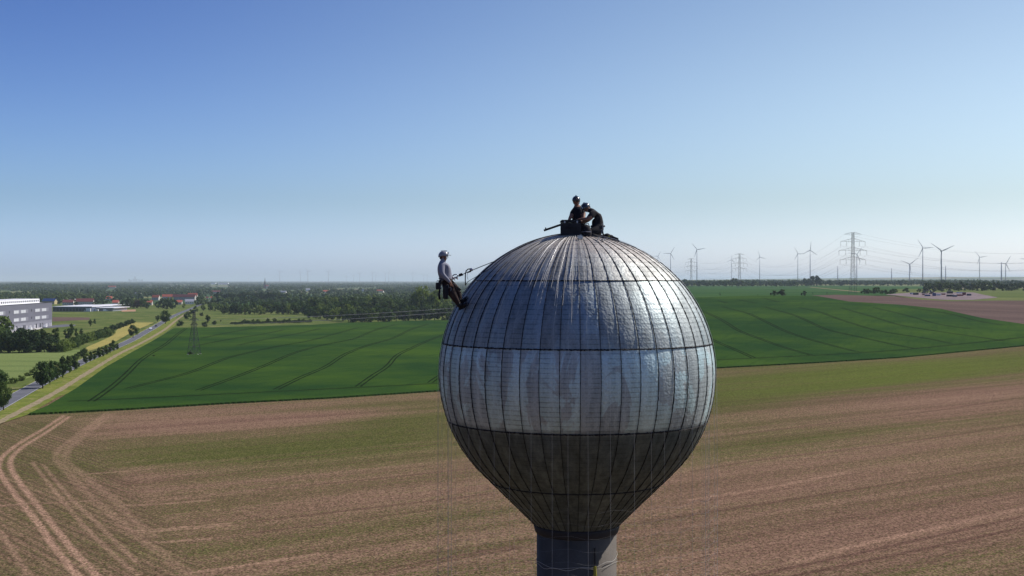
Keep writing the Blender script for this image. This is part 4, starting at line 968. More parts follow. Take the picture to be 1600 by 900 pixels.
def crown_geo(cx, cz_, rx, rz, nclump, nleaf, leaf, core=0.62, shape='round', seed=0):
    """leaf clumps spread through an uneven crown"""
    Vs = []; Fs = []
    u = unit(nclump); rad = 0.45 + 0.55 * rng.rand(nclump) ** 0.6
    c = u * rad[:, None] * np.array([rx, rx, rz])
    if shape == 'cone': c[:, :2] *= (1.05 - 0.9 * ((c[:, 2:3] + rz) / (2 * rz)))
    if shape == 'egg': c[:, :2] *= (1.1 - 0.45 * ((c[:, 2:3] + rz) / (2 * rz)))
    c[:, 2] += cz_
    cr = (0.26 + 0.18 * rng.rand(nclump)) * max(rx, rz * 0.62)
    per = nleaf // nclump
    for i in range(nclump):
        d = unit(per); p = c[i] + d * cr[i] * (0.6 + 0.5 * rng.rand(per, 1))
        nrm = d + 0.7 * unit(per); nrm /= np.linalg.norm(nrm, axis=1)[:, None]
        a = np.cross(nrm, unit(per)); a /= np.linalg.norm(a, axis=1)[:, None]; b = np.cross(nrm, a)
        s = leaf * (0.6 + 0.8 * rng.rand(per, 1))
        q = np.stack([p - a * s - b * s * .6, p + a * s - b * s * .5, p + a * s * .8 + b * s * .7, p - a * s * .7 + b * s * .6], 1).reshape(-1, 3)
        base = sum(len(v) for v in Vs); Vs.append(q); Fs.append(base + np.arange(per * 4).reshape(-1, 4))
    # inner lumps keep the crown from being see-through everywhere
    for i in rng.choice(nclump, max(1, nclump // 2), replace=False):
        n, m = 6, 4; vv = []
        for a_ in range(m + 1):
            ph = math.pi * a_ / m
            for k in range(n):
                t = 2 * math.pi * k / n; vv.append([math.sin(ph) * math.cos(t), math.sin(ph) * math.sin(t), math.cos(ph)])
        vv = np.array(vv) * cr[i] * core * (1 + 0.25 * rng.uniform(-1, 1, (len(vv), 1))) + c[i] * np.array([.85, .85, 1])
        base = sum(len(v) for v in Vs); Vs.append(vv)
        Fs.append(np.array([[base + a_ * n + k, base + (a_ + 1) * n + k, base + (a_ + 1) * n + (k + 1) % n, base + a_ * n + (k + 1) % n] for a_ in range(m) for k in range(n)]))
    return np.vstack(Vs), np.vstack(Fs)
def trunk_mb(h0, h1, r0, spread, nb=6):
    mb = MB(); mb.tube([(0, 0, -0.02), (0.006, 0.004, h0 * 0.6), (0, 0, h0), (0.01, 0, h1)], [r0 * 1.25, r0, r0 * 0.85, r0 * 0.3], 6)
    for k in range(nb):
        a = k * 2.4; z = h0 * (0.75 + 0.1 * k / nb) + (h1 - h0) * 0.4 * k / nb
        mb.tube([(0, 0, z), (math.cos(a) * spread * .5, math.sin(a) * spread * .5, z + (h1 - z) * .35), (math.cos(a) * spread, math.sin(a) * spread, z + (h1 - z) * .75)], [r0 * 0.5, r0 * 0.35, r0 * 0.12], 4)
    return mb
# kinds, all one unit high
KINDS = {}
def kind(name, **k): KINDS.setdefault(name, []).append(k)
kind('round', c=(0, 0.60, 0.40, 0.38, 34, 2000, 0.026), t=(0.26, 0.75, 0.026, 0.26)); kind('round', c=(0, 0.60, 0.37, 0.38, 30, 2000, 0.026), t=(0.24, 0.75, 0.024, 0.24))
kind('small', c=(0, 0.60, 0.25, 0.37, 22, 1000, 0.032), t=(0.24, 0.75, 0.018, 0.14)); kind('small', c=(0, 0.60, 0.28, 0.36, 22, 1000, 0.032), t=(0.24, 0.75, 0.018, 0.16))
kind('column', c=(0, 0.56, 0.19, 0.42, 26, 1300, 0.028, 0.62, 'egg'), t=(0.16, 0.8, 0.016, 0.10)); kind('column', c=(0, 0.56, 0.21, 0.41, 26, 1300, 0.028, 0.62, 'egg'), t=(0.16, 0.8, 0.016, 0.10))
kind('bush', c=(0, 0.48, 0.62, 0.44, 24, 1000, 0.045), t=(0.1, 0.6, 0.02, 0.3)); kind('bush', c=(0, 0.48, 0.55, 0.46, 20, 1000, 0.045), t=(0.1, 0.6, 0.02, 0.3))
kind('wood', c=(0, 0.52, 0.40, 0.46, 22, 900, 0.036), t=(0.15, 0.7, 0.022, 0.2)); kind('wood', c=(0, 0.52, 0.34, 0.47, 18, 900, 0.036), t=(0.15, 0.7, 0.022, 0.2)); kind('wood', c=(0, 0.50, 0.46, 0.46, 26, 900, 0.038), t=(0.15, 0.7, 0.022, 0.2))
kind('far', c=(0, 0.50, 0.50, 0.46, 12, 240, 0.075, 0.8), t=(0.1, 0.5, 0.02, 0.2)); kind('far', c=(0, 0.50, 0.60, 0.44, 12, 240, 0.08, 0.8), t=(0.1, 0.5, 0.02, 0.2))
kind('bare', c=(0, 0.65, 0.22, 0.30, 8, 60, 0.03, 0.1), t=(0.35, 0.95, 0.02, 0.2))
CR = {}; TR = {}
for kn, ks in KINDS.items():
    for i, k in enumerate(ks):
        V_, F_ = crown_geo(*k['c']); CR[kn, i] = np_mesh('crown', V_, F_)
        TR[kn, i] = trunk_mb(*k['t']).mesh('trunk'); TR[kn, i].materials.append(M['bark'])
CM = {}
def crown_mesh(kn, i, mn):
    if (kn, i, mn) not in CM:
        me = CR[kn, i].copy(); me.materials.clear(); me.materials.append(M[mn]); CM[kn, i, mn] = me
    return CM[kn, i, mn]
ntree = [0]
def tree(kn, px, py, hpx, leafm='leaf', name='tree', label=None, cat='tree', group=None, wide=1.0, single=False, pos=None, hm=None):
    """a tree whose foot stands on the ground at this spot"""
    ntree[0] += 1; i = ntree[0] % len(KINDS[kn])
    w = Vector(P(px, py)) if pos is None else Vector(pos); h = hm if hm else hpx * w.y / F
    e = empty(name, w, random.uniform(0, 6.28)) if not single else None
    sc_ = (h * wide, h * wide, h)
    if single:
        e = bpy.data.objects.new(name, crown_mesh(kn, i, leafm)); COL.objects.link(e); e.location = w; e.rotation_euler = (0, 0, random.uniform(0, 6.28)); e.scale = sc_
    else:
        for nm, me in (('crown', crown_mesh(kn, i, leafm)), ('trunk', TR[kn, i])):
            o = bpy.data.objects.new(nm, me); COL.objects.link(o); o.parent = e; o.scale = sc_
    tag(e, label, cat, group); return e
ORD = ['first', 'second', 'third', 'fourth', 'fifth', 'sixth', 'seventh', 'eighth', 'ninth', 'tenth', 'eleventh', 'twelfth', 'thirteenth', 'fourteenth', 'fifteenth', 'sixteenth', 'seventeenth', 'eighteenth', 'nineteenth', 'twentieth',
       'twenty-first', 'twenty-second', 'twenty-third', 'twenty-fourth', 'twenty-fifth', 'twenty-sixth', 'twenty-seventh', 'twenty-eighth', 'twenty-ninth', 'thirtieth', 'thirty-first', 'thirty-second', 'thirty-third', 'thirty-fourth', 'thirty-fifth', 'thirty-sixth', 'thirty-seventh', 'thirty-eighth', 'thirty-ninth', 'fortieth']
# road side
tree('round', 5.6, 642.5, 42, 'leaf', label='broad dark tree at the road edge, nearest to the tower', group='roadside trees', wide=0.85)
tree('round', -5, 618, 42, 'leaf', label='broad dark tree cut by the left edge, above the nearest roadside tree', group='roadside trees', wide=0.85)
tree('round', 66.6, 608, 40, 'leaf', label='big spreading tree at the near end of the roadside row', group='roadside trees', wide=0.95)
tree('round', 78, 602.5, 37, 'leaf', label='big tree just behind the spreading one in the roadside row', group='roadside trees', wide=0.6)
row = [(89, 594.7, 31), (98.4, 592, 35), (108, 584.4, 29), (117, 580, 25), (134, 569, 18), (141.6, 565.6, 16), (148, 563, 16), (154.7, 560, 17), (160.7, 558, 16), (166, 555.3, 16), (172.5, 552.5, 17), (177, 549.7, 18), (183, 547, 11)]
for i, (x_, y_, h_) in enumerate(row):
    tree('column', x_, y_, h_, 'leaf', label=f'slim roadside tree, {ORD[i]} of the slim row counting away from the spreading tree', group='roadside trees', wide=1.15 if h_ < 20 else 1.0)
for i, (x_, y_, h_) in enumerate([(104, 577, 16), (112, 570, 15), (120, 565, 15), (127.5, 560.5, 15), (133, 556.5, 13)]):
    tree('small', x_, y_, h_, 'leaf', label=f'small tree on the far road verge by the barley, {ORD[i]} from the near end', group='trees on the far verge', wide=1.1)
tree('small', 123, 575, 8, 'leaf', label='tiny tree in a gap of the roadside row', group='roadside trees')
tree('round', 208, 528.5, 20, 'leaf', label='lone round tree between the lane and the white car', group='roadside trees', wide=0.95)
tree('round', 258.5, 506.5, 20, 'leaf', label='broad round tree where the road passes the black car', group='roadside trees', wide=1.05)
tree('small', 246, 504, 12, 'leaf', label='small thin tree left of the broad tree by the black car', group='roadside trees')
# meadow
for x_, y_, h_, k_, l_ in [(87, 539, 27, 'column', 'tallest narrow tree on the lawn in front of the office block'), (80, 535, 14, 'small', 'small dark tree left of the tallest lawn tree'), (106, 533, 20, 'small', 'rounded tree on the lawn beside the diagonal hedge'),
                       (111.5, 526, 20, 'column', 'dark pointed tree behind the rounded lawn tree'), (118.5, 521, 8, 'small', 'young thin tree right of the dark pointed lawn tree'), (119, 529, 11, 'small', 'low round tree on the lawn right of the rounded tree'),
                       (127, 525, 12, 'column', 'small dark cone shaped tree on the lawn near the hedge'), (141, 511, 12, 'small', 'thin lone tree at the far side of the lawn, left one of two'), (148, 507, 9, 'column', 'thin lone tree at the far side of the lawn, right one of two'), (87, 550, 11, 'bush', 'low bush at the foot of the tallest lawn tree')]:
    tree(k_, x_, y_, h_, 'leaf', label=l_, name='tree' if k_ != 'bush' else 'bush', cat='tree' if k_ != 'bush' else 'bush', wide=1.05)
# the copse by the car park
for i, (x_, y_, h_, l_) in enumerate([(-12, 553, 44, 'leaf_dark'), (2, 552, 40, 'leaf'), (16, 553, 36, 'leaf_dark'), (30, 553, 38, 'leaf_dark'), (44, 552.5, 37, 'leaf_dark'), (57, 552, 38, 'leaf_dark'), (69, 552, 34, 'leaf_dark'), (80, 551.5, 26, 'leaf_dark'), (10, 546, 36, 'leaf_dark'), (36, 546, 34, 'leaf_dark'), (62, 546, 30, 'leaf_dark'), (91, 551, 16, 'leaf'), (2, 540, 46, 'leaf_light')]):
    tree('wood', x_, y_, h_, l_, label=f'dark tree of the copse by the barley, {ORD[[0,1,2,3,4,5,6,7,0,1,2,8][i]]} from the left in its {"back" if 8 <= i < 11 else "front"} row' if i < 12 else 'pale green tree at the left edge above the dark copse', group='trees of the copse' if i < 12 else None, wide=1.1)
# diagonal hedge
hd = []
for t in np.linspace(0, 1, 19):
    hd.append((98 + t * 74, 552 - t * 26 - 3 * math.sin(t * 3), 19 - 7 * t, 'leaf_light' if int(t * 60) % 3 == 0 else 'leaf'))
for t in np.linspace(0, 1, 17): hd.append((118 + t * 88, 541 - t * 35, 13 - 5 * t, 'leaf_dark'))
for i, (x_, y_, h_, l_) in enumerate(hd):
    tree('bush', x_ + random.uniform(-1, 1), y_, h_, l_, name='bush', cat='bush', label=f'bushy shrub of the diagonal hedge, {ORD[i % 19]} from the near end of its {"lower" if i < 19 else "upper"} row', group='shrubs of the diagonal hedge')
for i, (x_, y_, h_) in enumerate([(-20, 610, 12), (8, 601, 9), (22, 600, 10), (33, 596, 10), (44, 590, 8), (52, 585, 9)]):
    tree('bush', x_, y_, h_, 'leaf_light', name='bush', cat='bush', label=f'low light green bush between barley and road, {ORD[i]} from the near end', group='low bushes beside the barley', wide=1.2)
# shrubs right of the road
for x_, y_, h_, k_, l_ in [(293, 499.5, 13, 'wood', 'dark bushy tree between the road and the small lattice pylon'), (281, 510, 9.5, 'bush', 'round bush at the corner of the green crop beside the lane'), (297.3, 555.5, 6.5, 'bush', 'small round bush at the foot of the near lattice pylon'),
                       (320, 511, 9, 'bush', 'round dark bush on the meadow edge right of the pylon'), (324.5, 506.5, 15, 'small', 'young tree with round head on the meadow right of the pylon'), (335, 507.5, 7, 'bush', 'small bush right of the round headed young tree'),
                       (345, 503.5, 4, 'small', 'tiny sapling on the meadow before the hedgerow'), (315, 494, 6, 'bush', 'little bush near the wood edge on the meadow'), (306, 488, 10, 'wood', 'dark tree beside the road where it meets the village'), (299, 491, 8, 'bush', 'bush beside the road before the village'),
                       (236, 541, 2.6, 'bush', 'tiny weed clump in the crop, left one of two'), (281, 529, 3, 'bush', 'tiny weed clump in the crop, left of the pylon mast'), (240, 558.5, 4, 'bush', 'low dark patch of weeds in the crop near the lane')]:
    tree(k_, x_, y_, h_, 'leaf' if k_ != 'bush' else 'leaf_dark', label=l_, name='bush' if k_ == 'bush' else 'tree', cat='bush' if k_ == 'bush' else 'tree')
for i in range(34):
    x_ = 362 + i * 3.7; tree('bush', x_, 507.2 - i * 0.10 + random.uniform(-.6, .6), random.uniform(3.6, 5.5), 'leaf_dark', name='bush', cat='bush', label=f'low bush in the thin hedgerow at the crop edge, {ORD[i]} from the left', group='bushes of the hedgerow', wide=1.3)
for i, x_ in enumerate([382, 395, 403, 419, 429, 444, 452, 467, 474]):
    tree('small', x_, 505.5, random.uniform(7, 9), 'leaf', label=f'little round tree standing in the thin hedgerow, {ORD[i]} from the left', group='little trees of the hedgerow', wide=1.3)
# the wood between crop and village
def wood(x0, x1, b0, b1, h0, h1, step, lab, grp, mats=('leaf', 'leaf', 'leaf_light', 'leaf_dark')):
    x_ = x0; k_ = -1
    while x_ < x1:
        k_ += 1; t = (x_ - x0) / (x1 - x0)
        tree('wood', x_, b0 + (b1 - b0) * t + random.uniform(-.8, .8), h0 + (h1 - h0) * t + random.uniform(-3, 3), random.choice(mats), label=f'{lab}, {ORD[min(k_, 39)]} from the left', group=grp, wide=random.uniform(0.9, 1.25)); x_ += step * random.uniform(0.75, 1.25)
G1 = 'trees of the wood behind the green crop'
wood(350, 486, 491.5, 491.5, 16, 18, 8, 'tree in the front row of the belt beside the wood', 'trees of the belt')
wood(318, 486, 486, 487, 11, 15, 9, 'tree in the back row of the belt beside the wood', 'trees of the belt')
wood(484, 552, 497, 504, 20, 26, 9, 'light green tree at the front edge of the big wood', G1 + ', light front', ('leaf_light', 'leaf_light', 'leaf'))
wood(552, 720, 505, 500, 22, 26, 10, 'leafy tree in the front row of the big wood', G1 + ', front', ('leaf', 'leaf_dark', 'leaf'))
wood(484, 720, 494, 493, 22, 26, 9.5, 'leafy tree in the middle row of the big wood', G1); wood(484, 720, 487, 487, 22, 24, 9.5, 'leafy tree in the back row of the big wood', G1)


tree('wood', 662, 497, 50, 'leaf_light', label='tallest light green tree of the wood, just left of the man on the ropes', wide=0.75)
tree('wood', 682, 497, 44, 'leaf_light', label='second tall light green tree behind the hanging man', wide=0.7)
tree('wood', 650, 497, 40, 'leaf', label='tall darker tree left of the tallest tree of the wood', wide=0.75)
for i in range(26):
    tree('wood', 337 + i * 4.4, 471.5, random.uniform(12, 16), 'leaf_dark', label=f'tall narrow tree in the row behind the far green field, {ORD[i]} from the left', group='tree row behind the far green field', wide=0.75)
for i, (x_, y_, h_, l_) in enumerate([(189, 481, 9, 'leaf'), (196, 482, 14, 'leaf_dark'), (202, 482.5, 16, 'leaf_dark'), (208, 482, 11, 'leaf'), (215, 482, 14, 'leaf_red'), (222, 482, 15, 'leaf'), (229, 482.5, 10, 'leaf_dark'), (247, 482, 11, 'leaf'), (254, 483, 15, 'leaf_dark'), (262, 483.5, 17, 'leaf_dark'),
                                  (270, 483, 16, 'leaf_dark'), (287, 482, 8, 'leaf_light'), (160, 476.5, 9, 'leaf'), (152, 475.5, 10, 'leaf_dark'), (190, 474, 10, 'leaf_dark'), (315, 471, 10, 'leaf_dark'), (311, 476, 12, 'leaf_dark'), (92, 476, 8, 'leaf'), (119, 478, 7, 'leaf_dark'), (148, 479, 8, 'leaf')]):
    tree('wood', x_, y_, h_, l_, label=f'tree beside the village houses, {ORD[i]} of those between the white halls and the road' if i < 12 else f'tree squeezed in behind the white halls or farm roofs, {ORD[i - 12]} of its kind', group='trees among the village houses', wide=1.0)
# right: hedge line on the rise
def far_row(x0, x1, b, h0, h1, step, lab, grp, mats=('leaf_dark', 'leaf'), wide=1.0):
    x_ = x0; k_ = -1
    while x_ < x1:
        k_ += 1
        tree('far', x_, b + random.uniform(-.4, .4), random.uniform(h0, h1), random.choice(mats), name='tree', label=f'{lab}, {ORD[min(k_, 39)]} from the left', group=grp, single=True, wide=wide * random.uniform(0.85, 1.2)); x_ += step * random.uniform(0.8, 1.2)
far_row(1058, 1245, 447.6, 6.5, 10, 5.0, 'dark tree of the long hedge line beside the tank', 'trees of the long hedge line')
far_row(1250, 1296, 446.5, 6, 9, 5.5, 'dark tree in the hedge line left of the tall pylon', 'trees left of the tall pylon')
far_row(1297, 1425, 446.2, 6, 9.5, 6.0, 'dark tree in the hedge line right of the tall pylon', 'trees right of the tall pylon')
far_row(1450, 1640, 454.5, 11, 15, 7.0, 'dark tree in the tall hedge behind the gravel yard', 'trees behind the gravel yard')
far_row(1350, 1400, 459.5, 7, 11, 7.0, 'dark bush between the ploughed field and the far green field', 'bushes left of the gravel yard')

for x_, y_, h_, l_ in [(1258, 447, 13, 'leafy tree left of the round tree in the hedge line'), (1275.5, 447.5, 17, 'tallest round tree of the hedge line, right of the pair of turbines'), (1070, 446.5, 11, 'taller tree of the hedge line next to the tank'), (1146, 446.5, 12, 'tall tree of the hedge line at the foot of the second pylon'),
                       (1208.5, 462.5, 9, 'left of the pair of round bushes in the green field'), (1221, 462.5, 10.5, 'right of the pair of round bushes in the green field'), (1256, 462.5, 8.5, 'lone round bush right of the pair in the green field'),
                       (1415.5, 457, 7.5, 'round bush on the far field left of the gravel yard'), (1436, 457, 6.5, 'pointed bush behind the left end of the gravel yard'), (1447.5, 456.5, 8, 'round tree behind the gravel yard, left of two'), (1460, 456.5, 7.5, 'round tree behind the gravel yard, right of two'), (1472, 456, 5, 'low bush behind the middle of the gravel yard')]:
    tree('far', x_, y_, h_, 'leaf_dark', label=l_, name='bush' if 'bush' in l_ else 'tree', cat='bush' if 'bush' in l_ else 'tree', wide=1.05)
for x_, y_, h_, l_ in [(1125, 463.5, 6.5, 'thin half bare tree alone in the green field near the tank'), (1184, 463, 3.5, 'tiny shrub in the green field between the thin tree and the bushes'), (1270, 461, 4.5, 'thin half bare tree right of the lone round bush'), (1292, 461.5, 6, 'thin half bare tree before the ploughed field')]:
    tree('bare', x_, y_, h_, 'leaf_dark', label=l_, wide=1.2)

HX = [(170, 470, 10), (181, 477, 9), (244, 469, 11), (234, 477, 8), (262, 468, 16), (288, 469, 36), (301, 467, 14), (280, 476, 9), (296, 475.5, 13), (323.5, 468.5, 3.5), (332, 468.5, 5), (175, 451, 12), (107, 477, 16), (133, 477, 26), (78, 475.5, 22), (338, 458.5, 12), (354, 468, 16), (481, 455, 6), (509.5, 458, 7), (567, 456.5, 3), (594, 457, 8), (333, 444.3, 6), (348, 444.6, 14), (414, 451, 5), (442, 458, 8)]   # house fronts kept clear
# far-off woods and tree cover, one mass
def far_cover(name, spec, lab, hm=(9, 15), m='leaf_far', gap=0.0):
    Vs = []; Fs = []; base = 0
    protos = []
    for _ in range(6): protos.append(crown_geo(0, 0.5, 0.58, 0.44, 6, 48, 0.14, 0.85))
    for (x0, x1, b, dens) in spec:
        n = int((x1 - x0) / (dens)); xs_ = np.linspace(x0, x1, max(n, 2)) + rng.uniform(-dens, dens, max(n, 2)) * .5
        W = P(xs_, b + rng.uniform(-.25, .25, len(xs_)) * max(0.1, (b - 438) / 12))
        for xq, w in zip(xs_, W):
            if any(abs(xq - q[0]) < q[2] / 2 + 1.5 and q[1] - 0.2 < b < q[1] + 9 for q in HX): continue
            if gap and mnoise.noise(Vector((w[0] / 420, w[1] / 900, 0))) > gap: continue
            V_, F_ = protos[rng.randint(6)]; h = rng.uniform(*hm); a = rng.uniform(0, 6.28); ca, sa = math.cos(a), math.sin(a); wd = rng.uniform(.9, 1.3)
            q = V_ * [h * wd, h * wd, h]; q = np.stack([q[:, 0] * ca - q[:, 1] * sa, q[:, 0] * sa + q[:, 1] * ca, q[:, 2]], 1) + w
            Vs.append(q); Fs.append(F_ + base); base += len(q)
    o = link(name, np_mesh(name, np.vstack(Vs), np.vstack(Fs)), M[m]); o['kind'] = 'stuff'; return o
spec = []; b = 477.0
while b > 439.5:
    hpx = 12 * (b - 438) / 40; spec.append((-60 if b < 466 else 150, 760, b, max(hpx * 0.75, 0.85))); b -= max(0.5, (b - 438) * 0.085)
o = far_cover('village_woods', spec, '', gap=0.18)
spec = [(460, 730, q, 7) for q in (482, 479, 476)]
o = far_cover('wood_backdrop', spec, '', hm=(11, 17))
spec = [(200, 360, 477.5, 9), (-60, 150, 474, 5), (-60, 150, 471, 5), (-60, 150, 468, 5)]
o = far_cover('wood_behind_office', spec, '')
spec = [(1440, 1700, 447.5, 3)]; b = 445.5
while b > 440.2: spec.append((1000, 1700, b, 1.6)); b -= 0.6
o = far_cover('distant_tree_cover', spec, '', gap=0.02)

# ---------------------------------------------------------------- buildings
M['glass'] = mat('dark_glass', (0.03, 0.04, 0.055), 0.12, spec=0.8)
M['winwhite'] = mat('pale_window_blind', (0.55, 0.56, 0.60), 0.35, spec=0.5)
M['wall_grey'] = mat('grey_render', (0.125, 0.125, 0.16), 0.9, vary=0.06, nscale=0.05)
M['wall_light'] = mat('light_grey_plinth', (0.20, 0.20, 0.24), 0.9, vary=0.06, nscale=0.1)
M['white'] = mat('white_paint', (0.72, 0.72, 0.74), 0.6)
M['roof_white'] = mat('white_roof_membrane', (0.62, 0.62, 0.66), 0.8, vary=0.08, nscale=0.1)
M['dark'] = mat('dark_grey_frame', (0.035, 0.036, 0.045), 0.6)
M['red_tile'] = mat('red_roof_tiles', (0.42, 0.10, 0.065), 0.85, vary=0.25, nscale=0.8, objvary=0.25)
M['dark_tile'] = mat('dark_red_tiles', (0.20, 0.055, 0.06), 0.85, vary=0.2, nscale=0.8)
M['plaster'] = mat('pale_plaster', (0.52, 0.49, 0.45), 0.9, objvary=0.15)
M['blue_roof'] = mat('blue_sheet_roof', (0.03, 0.07, 0.25), 0.5)
M['yellow_wall'] = mat('yellow_plaster', (0.50, 0.42, 0.22), 0.9)
M['grey_roof'] = mat('grey_sheet_roof', (0.30, 0.31, 0.36), 0.6)

# office block: facade line from its far right corner towards the camera side
c0 = P1(81.5, 510); c1 = P1(2, 521); fd = Vector((c1.x - c0.x, c1.y - c0.y, 0)); Lf = fd.length; fd.normalize()
LEN = 230.0; HT = 20.6; DEP = 90.0; ang = math.atan2(fd.y, fd.x)
off = empty('office_block', (c0.x, c0.y, 0), ang); tag(off, 'long three storey grey office block with white ribbon windows at the left edge', 'building')
# local frame: +x along the facade (towards the camera), facade faces +y (east side)
def u_of(px):
    best = None
    for u in np.linspace(0, LEN, 4000):
        X_ = c0.x + fd.x * u; Y_ = c0.y + fd.y * u; q = 800 + F * X_ / Y_
        if q <= px: return u
    return LEN
nrm = Vector((-fd.y, fd.x, 0)); side = 1 if nrm.x > 0 else -1
def ob(name, u0, u1, y0, y1, z0, z1, m, parent=off):
    mb = MB(); mb.box(((u0 + u1) / 2, side * (y0 + y1) / 2, (z0 + z1) / 2), (abs(u1 - u0), abs(y1 - y0), z1 - z0)); return mb.build(name, m, parent)
ob('wall', 0, LEN, -DEP, 0, 6.2, HT, M['wall_grey']); ob('plinth', 0.1, LEN - .1, -DEP + .1, -0.15, 0, 6.2, M['wall_light']); ob('roof', 0.6, LEN - 0.6, -DEP + 0.6, -0.6, HT, HT + 0.12, M['roof_white'])
for a_ in ((0, LEN, -0.35, 0.05), (0, LEN, -DEP - .05, -DEP + .35)): ob('parapet', a_[0], a_[1], a_[2], a_[3], HT + 0.003, HT + 0.55, M['dark'])
ob('parapet', -0.05, 0.35, -DEP + .4, -0.4, HT + 0.003, HT + 0.55, M['dark'])
uA = [(75.5, 54.5), (43.8, 21), (8.2, -12)]
bays = [(u_of(a_), u_of(b_)) for a_, b_ in uA]; step = bays[1][0] - bays[0][0]
while bays[-1][1] + step * 0.8 < LEN: bays.append((bays[-1][0] + (bays[-1][0] - bays[-2][0]), bays[-1][1] + (bays[-1][1] - bays[-2][1])))
for (ua, ub) in bays:
    if ub > LEN: break
    for z0 in (7.4, 13.6):
        fr = ob('window', ua, ub, -0.05, 0.12, z0, z0 + 3.0, M['wall_light'])
        n = 6; w = (ub - ua - 0.8) / n
        for k in range(n):
            o = ob('pane', ua + 0.4 + k * w + 0.12, ua + 0.4 + (k + 1) * w - 0.12, 0.122, 0.16, z0 + 0.35, z0 + 2.7, M['winwhite'] if k in (1, 2, 4, 5) else M['wall_light'], fr)
    um = ub + (step - (ub - ua)) * 0.5
    for z0 in (8.6, 14.6): ob('vent', um - 0.9, um + 0.9, 0.003, 0.14, z0, z0 + 1.8, M['dark'])
u = 2.0; k = 0
while u < LEN - 4:
    wdt = random.choice((0.9, 0.9, 1.0, 2.6)); hh = 2.2 if wdt < 2 else 3.0
    ob('door', u, u + wdt, -0.12, 0.0, 0.3, 0.3 + hh + 0.8, M['white'] if wdt < 2 else M['dark']); u += random.choice((2.2, 3.0, 4.5, 9.0)); k += 1
ob('top_storey', 6, LEN - 8, -30, -9, HT + 0.13, HT + 3.6, M['white'])
for k in range(40):
    u = 9 + k * 5.4
    if u < LEN - 12: ob('window', u, u + 2.8, -9.0, -8.9, HT + 1.2, HT + 2.6, M['dark'])
for u, y_, w, d, h in [(20, -60, 60, 12, 2.4), (95, -55, 40, 16, 3.0), (150, -60, 50, 14, 2.6)]: ob('skylight_box', u, u + w, y_, y_ + d, HT + 0.13, HT + h, M['roof_white'])
for k in range(16):
    u = 60 + k * 8 + random.uniform(-2, 2); ob('roof_unit', u, u + random.uniform(2, 4), -44 + random.uniform(-4, 4), -40, HT + 0.13, HT + random.uniform(3, 6), random.choice([M['white'], M['grey_roof']]))
# small vans and containers at the foot
def van(px, py, col, lab, rz=None, L=5.0, W=1.9, Hh=2.0, boxy=True, cat='van', grp=None, name='van', pos=None):
    w = Vector(P(px, py, 0.45)) if pos is None else pos; e = empty(name, w, rz or 0); tag(e, lab, cat, grp)
    mb = MB()
    if boxy: prof = [(-L/2, .35), (-L/2, Hh), (L*.22, Hh), (L*.36, 1.25), (L/2, 1.0), (L/2, .35)]
    else: prof = [(-L/2, .35), (-L/2, .95), (-L*.40, 1.0), (-L*.28, Hh), (L*.10, Hh), (L*.26, .98), (L/2, .82), (L/2, .35)]
    mb.prism(prof, W); mb.build('body', col, e)
    mb = MB()
    if boxy: mb.prism([(L*.16, 1.2), (L*.16, Hh - .2), (L*.22, Hh - .15), (L*.34, 1.25)], W + .02)
    else: mb.prism([(-L*.36, 1.0), (-L*.27, Hh - .08), (L*.09, Hh - .08), (L*.22, 1.0)], W + .02)
    mb.build('window', M['glass'], e)
    for sx in (-L*.31, L*.31):
        for sy in (-W/2 + .08, W/2 - .08):
            mb = MB(); mb.tube([(sx, sy - .11, .33), (sx, sy + .11, .33)], .33, 12); mb.build('wheel', M['boot'], e)
    for sy in (-W/2 + .3, W/2 - .3):
        mb = MB(); mb.box((L/2 + .01, sy, .72), (.05, .3, .16)); mb.build('headlight', M['white'], e)
    return e
rd = P1(262, 499) - P1(220, 524); rz = math.atan2(rd.y, rd.x)
M['car_white'] = mat('white_car_paint', (0.75, 0.76, 0.8), 0.25, spec=0.6); M['car_black'] = mat('black_car_paint', (0.012, 0.012, 0.018), 0.2, spec=0.7); M['car_blue'] = mat('blue_car_paint', (0.03, 0.06, 0.22), 0.3); M['car_red'] = mat('red_car_paint', (0.28, 0.03, 0.03), 0.3)
van(235.5, 515.8, M['car_white'], 'white car driving on the country road', rz + math.pi, 4.7, 1.85, 1.6, False, 'car', name='car')
van(243.8, 511.4, M['car_black'], 'black car following the white car on the country road', rz + math.pi, 4.4, 1.8, 1.45, False, 'car', name='car')
for i, (px, py) in enumerate([(34, 519.5), (47, 517), (71, 512.5)]):
    van(px, py, M['car_white'], ['white van parked nearest the camera at the office block', 'white van parked in the middle of the office block front', 'white van parked near the far corner of the office block'][i], ang, 5.2, 1.9, 2.3, True)
# low white hall
def hall(name, px0, px1, py, dep, h, wallm, roofm, lab, cat='building', over=1.0, bays_=0, grp=None):
    a = P1(px0, py); b_ = P1(px1, py); w = (b_ - a).length; e = empty(name, a, math.atan2((b_ - a).y, (b_ - a).x)); tag(e, lab, cat, grp)
    mb = MB(); mb.box((w / 2, dep / 2, h / 2), (w, dep, h)); mb.build('wall', wallm, e)
    mb = MB(); mb.box((w / 2, dep / 2, h + 0.31), (w + over * 2, dep + over * 2, 0.6)); mb.build('roof', roofm, e)
    for k in range(bays_):
        x = w * (k + .5) / bays_; mb = MB(); mb.box((x, -0.06, h * .45), (w / bays_ * .8, 0.1, h * .62)); mb.build('window', M['glass'], e)
    return e
M['blue_glass'] = mat('blue_grey_cladding', (0.09, 0.115, 0.17), 0.4)
hall('low_hall', 82.5, 143, 487.2, 120, 6.2, M['blue_glass'], M['white'], 'long low hall with blue grey glazed front and flat white roof', bays_=12)
hall('canopy_hall', 144.5, 176, 486.6, 60, 4.2, M['grey_roof'], M['white'], 'low white roofed annex right of the glazed hall', over=3)
